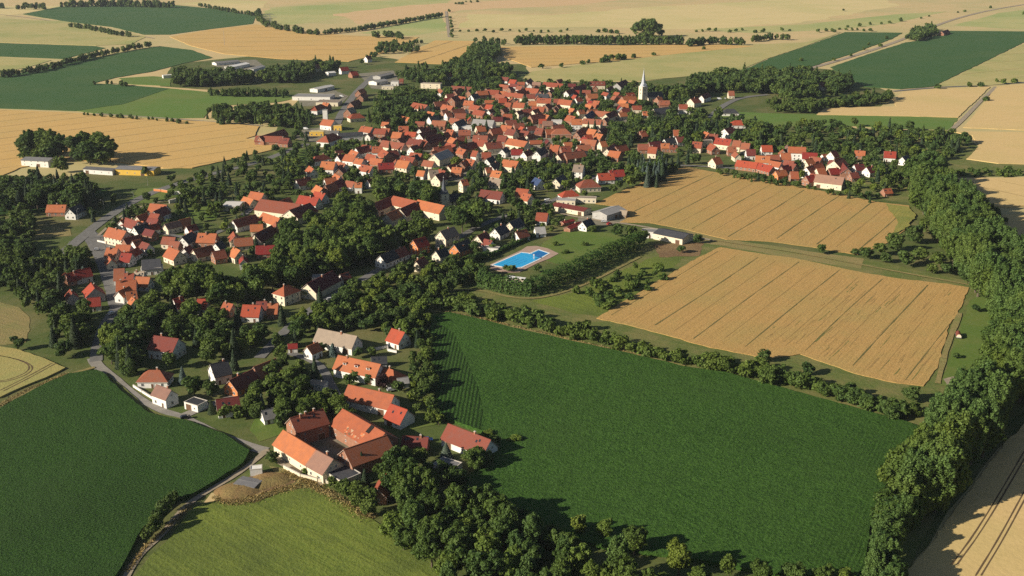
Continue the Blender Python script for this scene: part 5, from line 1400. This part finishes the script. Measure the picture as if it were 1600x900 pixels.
# gardens between the houses
GARD = []
for pl, gp, hh, kp in [([(100,310),(240,300),(330,320),(420,290),(460,330),(430,400),(250,400),(150,400)], 8.5, (5,10), .6),
        ([(240,280),(330,262),(430,225),(470,200),(500,230),(470,300),(380,310),(340,322),(260,312)], 9, (5,11), .55),
        ([(440,270),(520,225),(560,215),(620,180),(700,140),(760,105),(830,130),(1000,130),(1080,150),(1060,200),(980,215),(950,270),(860,275),(820,260),(780,310),(700,270),(600,290),(520,310),(460,310)], 8.5, (6,12), .9),
        ([(700,300),(790,300),(800,250),(900,262),(960,245),(990,270),(930,310),(860,330),(800,350),(720,340)], 9, (6,12), .9),
        ([(960,200),(1060,165),(1120,175),(1200,200),(1190,235),(1110,245),(1060,262),(1000,285),(955,300),(930,280),(980,230)], 10, (8,15), .95),
        ([(1170,200),(1240,192),(1300,190),(1420,198),(1490,205),(1520,215),(1500,235),(1450,260),(1420,285),(1390,310),(1330,305),(1290,285),(1200,262),(1170,240)], 9.5, (5,13), .75),
        ([(620,395),(700,378),(780,350),(860,330),(900,345),(800,372),(740,405),(680,412)], 7, (4,7), .8),
        ([(1100,262),(1180,268),(1260,285),(1330,300),(1390,315),(1330,305),(1250,290),(1150,275)], 7, (4,8), .9)]:
    GARD += sow(pl, gp, hh[0], hh[1], 'broad broad broad broad broad bright conifer', True, .7, kp, 4)
GARD += sow([(990,240),(1040,235),(1060,250),(1030,285),(990,280)], 9, 10, 15, 'spruce conifer', True, .8, 1, 6)
GARD += sow([(1440,300),(1478,300),(1480,268),(1560,262),(1640,264),(1640,274),(1486,276),(1470,262)], 9, 3, 6, 'bush', True, 0, .8, 2)
IND += sow([(1512,318),(1540,312),(1572,330),(1570,352),(1540,335)], 8, 5, 9, 'broad', True, 0, 1, 4)
# belts, hedgerows and single field trees of the far half
for pts, gp, h0, h1, lab in [([(0,116),(60,107),(100,97),(160,82),(200,74),(238,68)], 8, 8, 13, 'long dark hedgerow running diagonally between the green fields at upper left'),
        ([(108,38),(140,42),(175,50),(205,54)], 12, 9, 13, 'broken hedgerow along the track below the topmost green field'),
        ([(400,18),(412,36),(450,44),(500,50)], 16, 10, 16, 'tree-lined hedgerow at the upper edge of the ripe field, left of centre'),
        ([(500,50),(560,44),(620,34),(690,22)], 9, 9, 13, 'dark diagonal hedgerow climbing towards the far wheat at top centre'),
        ([(585,54),(605,52),(630,56)], 11, 12, 15, 'short row of round trees below the diagonal hedgerow at top centre'),
        ([(310,6),(350,14),(400,22)], 14, 9, 13, 'hedgerow at the top right corner of the uppermost green field'),
        ([(1075,66),(1110,62),(1165,64)], 10, 14, 17, 'lower tree belt continuing right of the long dark shelterbelt'),
        ([(1178,60),(1205,56),(1240,57)], 11, 11, 15, 'dark clump row at the right end of the far shelterbelts'),
        ([(128,177),(190,181),(255,186),(300,191)], 9, 4, 7, 'low hedgerow between the clover field and the ripe field at left'),
        ([(150,129),(170,127),(205,132)], 12, 6, 9, 'little row of bushes at the tip of the grassy strip, upper left'),
        ([(635,68),(655,64),(620,76)], 16, 7, 10, 'loose row of small trees between the two far ripe fields'),
        ([(740,62),(752,60),(800,66)], 22, 10, 13, 'spaced trees along the lane above the wooded slope')]:
    mass('hedge', line(pts, gp * .8, h0, h1, 'bush', .4, rr=(.38, .55)), lab, 'hedgerow', 2, False)
def wood(poly, gap, h0, h1, label, kinds='broad broad broad broad broad conifer', lod=None, name='woodland', zmid=8):
    mass(name, sow(poly, gap, h0, h1, kinds, True, .8, 1, zmid), label, 'woodland', lod)
mass('shelterbelt', line([(808,63),(880,62),(960,63),(1070,63)], 5, 17, 20, 'bush', .2, 8, (.36,.42)), 'long dark shelterbelt standing across the far ripe field', 'woodland')
mass('shelterbelt', line([(-30,7),(10,7)], 9, 16, 22, 'bush', rr=(.4,.5)) + line([(28,9),(75,9)], 10, 14, 20, 'bush', rr=(.4,.5)) + line([(95,5),(180,4),(272,6)], 8, 16, 25, 'bush', rr=(.36,.46)), 'row of tall trees along the top edge of the uppermost green field', 'woodland')
wood([(266,116),(285,110),(330,113),(400,114),(470,102),(500,97),(528,98),(525,104),(490,112),(470,121),(400,121),(345,125),(300,128),(268,126)], 9, 12, 19, 'dark wood surrounding the white farm sheds at upper left')
wood([(320,137),(400,137),(450,140),(448,143),(330,141)], 7, 8, 11, 'tree strip between the two clover meadows left of the village')
wood([(320,172),(330,163),(400,160),(440,162),(478,168),(486,184),(470,192),(400,186),(335,183)], 8.5, 6, 15, 'scrubby wood beside the ripe field, west of the village high street')
wood([(560,95),(600,78),(660,75),(640,66),(600,60)], 14, 8, 13, 'loose trees around the cottages north of the high street', lod=3)
wood([(620,112),(690,106),(722,92),(742,70),(776,68),(784,78),(762,92),(775,104),(800,104),(790,112),(740,120),(690,127),(640,120)], 9.5, 10, 20, 'wooded slope rising behind the rooftops towards the fields')
wood([(590,150),(620,135),(680,140),(690,150),(640,162),(660,175),(650,195),(600,192),(570,180)], 9, 10, 16, 'leafy wood in the middle of the upper village')
wood([(1015,142),(1060,142),(1095,120),(1140,112),(1210,110),(1300,117),(1335,126),(1320,136),(1285,144),(1240,150),(1210,140),(1150,136),(1110,136),(1080,146),(1050,148)], 9.5, 10, 21, 'dark wood to the right of the white church tower')
wood([(1190,152),(1250,156),(1300,152),(1345,144),(1392,143),(1394,150),(1340,158),(1285,160),(1280,166),(1215,166)], 9, 7, 14, 'trees around the cottage between the wood and the green pasture')
wood([(1330,52),(1345,58)], 10, 5, 6, 'x') if False else None
wood([(1414,57),(1430,44),(1455,36),(1466,48),(1440,58)], 11, 12, 17, 'clump of trees around the lonely barn at the far road', lod=3)
FARB = [(x, 47 + (x - 700) * -.001 + random.uniform(-1.5, 1.5)) for x in list(range(706, 800, 13)) + [812, 822, 834, 845, 857, 876, 886, 935, 945, 955, 965, 1088, 1098, 1108, 1118, 1140, 1150, 1160, 1180, 1192]]
FARB += [(1222,45),(1234,46),(1278,47),(1291,46),(1301,45),(1325,40),(1343,38),(1360,36),(1378,35),(1390,34),(1408,30),(1440,27),(1452,24),(1548,10),(1497,18),(1508,16),(1304,47),(1312,44),(1322,45),(1332,45),(1340,45),(1350,46),(1360,46),(1357,68),(1375,69),(1350,75),(1386,57),(1303,92),(1330,85),(1515,131),(1533,130),(1558,125),(1568,126),(1584,124),(1466,134),(1540,152),(990,86),(1021,83),(948,90),(956,88),(966,87),(974,87),(943,92),(910,96),(919,95),(877,101),(846,102),(1252,92),(830,52),(1318,15),(1100,74),(1600,20)]
FARB += [(712,5),(717,4),(722,4),(728,2),(736,2),(746,1),(703,26),(704,31),(705,36),(706,41),(707,46),(705,52),(707,56),(702,16),(430,34)]
for x, y in FARB:
    h = random.uniform(5, 9) * (1.5 if 940 < x < 980 else 1); IND.append(spot('bush', x, y, h, h * .6))
# ---- the largest of each kind stand alone, the rest is one mass
def size_px(t): return t[3] * proj(t[1], t[2], t[3] * .5)[2]
def in_view(t):
    x, y, s = proj(t[1], t[2], t[3] * .5); m = t[3] * s
    return -m * .6 < x < 1600 + m * .6 and -m < y < 900 + m * .5
ALL = [t for t in IND + GARD if in_view(t)]; HID = [t for t in IND + GARD if not in_view(t)]
rest = []
for kind in NAME:
    L = sorted([t for t in ALL if t[0] == kind], key=size_px, reverse=True)
    for t in L[:292]: plant(*t)
    rest += L[292:]
    print('trees', kind, len(L))
print('rest', len(rest), 'hidden', len(HID))
mass('village_trees', rest, 'many garden trees scattered among the red roofs of the village', 'trees')
near_hid = [t for t in HID if -250 < t[1] < 330 and t[2] < 900]
if near_hid: mass('outlying_trees', near_hid, 'trees continuing the woods just beyond the picture edges', 'trees', 1)
# ------------------------------------------------------------------ labels that single each thing out
MARKS = [('the farm courtyard',525,690),('the long bungalow by the maize',730,680),('the long red roofs near the farm',580,590),('the long tan roof',530,525),('the white house with red roof',622,525),
 ('the bend of the near road',270,640),('the maroon-roofed house under the trees',260,530),('the cream tower-like house',440,450),('the maroon-roofed cream barn',500,435),('the swimming pool',815,402),
 ('the cream house with tan roof',698,358),('the small slate-spired church',694,312),('the big brown-roofed barn',440,318),('the white sheet-roofed hall',366,318),('the ruined white wall',285,303),
 ('the village square',165,405),('the white-gabled houses at far left',110,330),('the timbered red house',145,455),('the lower left paddock',20,510),('the grey hall at left',60,252),('the yellow-walled hall',215,265),
 ('the big dark hall by the high street',547,212),('the maroon works building',425,208),('the flat grey works hall',490,150),('the white farm sheds',370,100),('the grey-roofed cream hall',690,237),
 ('the grey-roofed building in the centre',756,187),('the upper village wood',630,165),('the wooded slope',740,100),('the spired church',1004,140),('the cream hall below the church',1032,172),('the white block',870,190),
 ('the long bright red roofs',1180,256),('the large white house with red roof',1245,234),('the tan-roofed barn by the wheat',1298,278),('the blue-roofed house',842,282),('the pair of bright red bungalows',953,268),('the long maroon-roofed hall',893,322),
 ('the grey sheet-roofed barn',952,328),('the slate-roofed hall between the wheat fields',1050,362),('the dark copse by the poplars',1420,385),('the poplar row',1530,400),('the lower poplars',1450,760),('the trailer meadow',1500,530),
 ('the bush row above the maize',1000,545),('the lower end of the bush row',1350,615),('the bottom wood',760,850),('the bottom edge of the maize',1130,875),('the dirt track at lower left',250,810),('the gable houses near the pool',610,400),
 ('the park trees',520,360),('the gable houses on the pool road',760,362),('the orchard left of the pool',640,450),('the left trees',60,300),('the far shelterbelt',940,62),('the far barn at the road',1475,50),('the far east road',1560,130),
 ('the garden land behind the red roofs',1340,215),('the two big groves',105,222),('the lone grove on the horizon field',1012,40),('the shaded street at left',180,470),('the wood below the village square',300,445),('the hilltop row of dots',760,47),
 ('the orange roofs by the high street',520,250),('the orange cluster in the west',570,240),('the lower west roofs',510,285),('the central roofs',650,255),('the upper central roofs',730,155),('the roofs left of the spired church',900,150),('the middle roofs',810,190),('the eastern central roofs',920,210),('the southern central roofs',800,250),('the roofs above the wheat',1030,225),('the eastern row of cottages',1150,222)]
ORD = 'first second third fourth fifth sixth seventh eighth ninth tenth eleventh twelfth thirteenth fourteenth fifteenth sixteenth seventeenth eighteenth nineteenth twentieth'.split()
NUM = 'zero one two three four five six seven eight nine ten eleven twelve thirteen fourteen fifteen sixteen seventeen eighteen nineteen twenty'.split()
def side(x, y, mx, my):
    dx, dy = x - mx, (y - my) * 2.2
    if abs(dx) > abs(dy): return 'left of' if dx < 0 else 'right of'
    return 'behind' if dy < 0 else 'in front of'
from collections import defaultdict
grp = defaultdict(list)
for t in THINGS:
    o, ph, cat, x, y = t
    m = min(MARKS, key=lambda q: (q[1] - x) ** 2 + ((q[2] - y) * 1.8) ** 2)
    d = math.hypot(m[1] - x, (m[2] - y) * 1.8)
    rel = side(x, y, m[1], m[2]) if d > 14 else 'at'
    grp[(ph, rel, m[0])].append(t)
for (ph, rel, m), L in grp.items():
    ph2 = ph
    if len(L) == 1: L[0][0]['label'] = f'{ph} {rel} {m}'; continue
    def rank(Q, i, a, b):
        if i < len(Q) / 2: return f'{ORD[i]} from {a}' if i else {'left': 'leftmost', 'front': 'nearest'}[a]
        j = len(Q) - 1 - i; return f'{ORD[j]} from {b}' if j else {'right': 'rightmost', 'back': 'farthest'}[b]
    n = len(L); nb = math.ceil(n / 9)
    if nb == 1:
        byx = max(t[3] for t in L) - min(t[3] for t in L) >= (max(t[4] for t in L) - min(t[4] for t in L)) * 2.0
        L.sort(key=lambda t: t[3] if byx else -t[4])
        for i, t in enumerate(L): t[0]['label'] = rank(L, i, *(('left', 'right') if byx else ('front', 'back'))) + f' {ph} {rel} {m}'
    else:
        L.sort(key=lambda t: -t[4]); per = math.ceil(n / nb)
        for k in range(nb):
            B = sorted(L[k*per:(k+1)*per], key=lambda t: t[3])
            for i, t in enumerate(B): t[0]['label'] = f"{rank(B, i, 'left', 'right')}, {ORD[k]} row, {ph} {rel} {m}"
for t in THINGS:
    l = t[0]['label']
    if len(l.replace('-', ' ').split()) > 16: l = l.replace('medium-sized ', '').replace('in front of', 'before').replace('narrow ', '').replace('rounded ', '')
    if len(l.replace('-', ' ').split()) > 16: l = l.replace(' the ', ' ')
    t[0]['label'] = l
GN = {'tree': 'single trees of the village and field edges', 'bush': 'bushes along fields and gardens', 'house': 'houses of the village', 'barn': 'barns and long farm buildings', 'shed': 'small sheds', 'outbuilding': 'outbuildings of the old village core', 'hall': 'wide halls', 'building': 'flat-roofed buildings'}
for t in THINGS: t[0]['group'] = GN[t[2]]
# ------------------------------------------------------------------ air, light and camera
hz = MB(); hz.box(-4700, 4700, -500, 7300, -1.0, 230, 0); hm = D.materials.new('haze_air'); hm.use_nodes = True; nt = hm.node_tree; nt.nodes.clear()
ho = nt.nodes.new('ShaderNodeOutputMaterial'); pv = nt.nodes.new('ShaderNodeVolumePrincipled'); pv.inputs['Color'].default_value = (0.80, 0.88, 1.0, 1); pv.inputs['Density'].default_value = HAZE; pv.inputs['Anisotropy'].default_value = 0.2
nt.links.new(pv.outputs[0], ho.inputs['Volume'])
if HAZE > 0: o = hz.obj('haze', hm); o['kind'] = 'stuff'
EL, AZ = R(24.0), R(24.0)
sv = Vector((-math.cos(AZ) * math.cos(EL), -math.sin(AZ) * math.cos(EL), math.sin(EL)))
sl = D.lights.new('sun', 'SUN'); sl.energy = SUN; sl.angle = R(0.53); sl.color = (1.0, 0.895, 0.74)
so = link('sun', sl); so.location = (0, 0, 500); so.rotation_euler = sv.to_track_quat('Z', 'Y').to_euler()
W_ = D.worlds.new('World'); bpy.context.scene.world = W_; W_.use_nodes = True; nt = W_.node_tree; nt.nodes.clear()
wo = nt.nodes.new('ShaderNodeOutputWorld'); bg = nt.nodes.new('ShaderNodeBackground'); sk = nt.nodes.new('ShaderNodeTexSky'); sk.sky_type = 'NISHITA'; sk.sun_disc = False
sk.sun_elevation = EL; sk.sun_rotation = math.atan2(sv.x, sv.y); sk.altitude = 300; bg.inputs['Strength'].default_value = SKY
nt.links.new(sk.outputs[0], bg.inputs['Color']); nt.links.new(bg.outputs[0], wo.inputs['Surface'])
cam = D.cameras.new('camera'); cam.sensor_width = 36; cam.lens = 36 * F / 1600; cam.clip_start = 1; cam.clip_end = 20000
co = link('camera', cam); co.location = (0, 0, H); co.rotation_euler = (math.pi / 2 - PT, 0, 0)
S = bpy.context.scene; S.camera = co
S.view_settings.view_transform = 'Standard'; S.view_settings.look = 'None'; S.view_settings.gamma = 1.0; S.view_settings.exposure = EXPO
S.view_settings.use_curve_mapping = False
S.render.engine = 'CYCLES'; S.cycles.max_bounces = 5; S.cycles.diffuse_bounces = 2; S.cycles.transmission_bounces = 2; S.cycles.volume_bounces = 0
S.cycles.use_denoising = DENOISE
print('objects', len(D.objects), 'meshes', len(D.meshes))
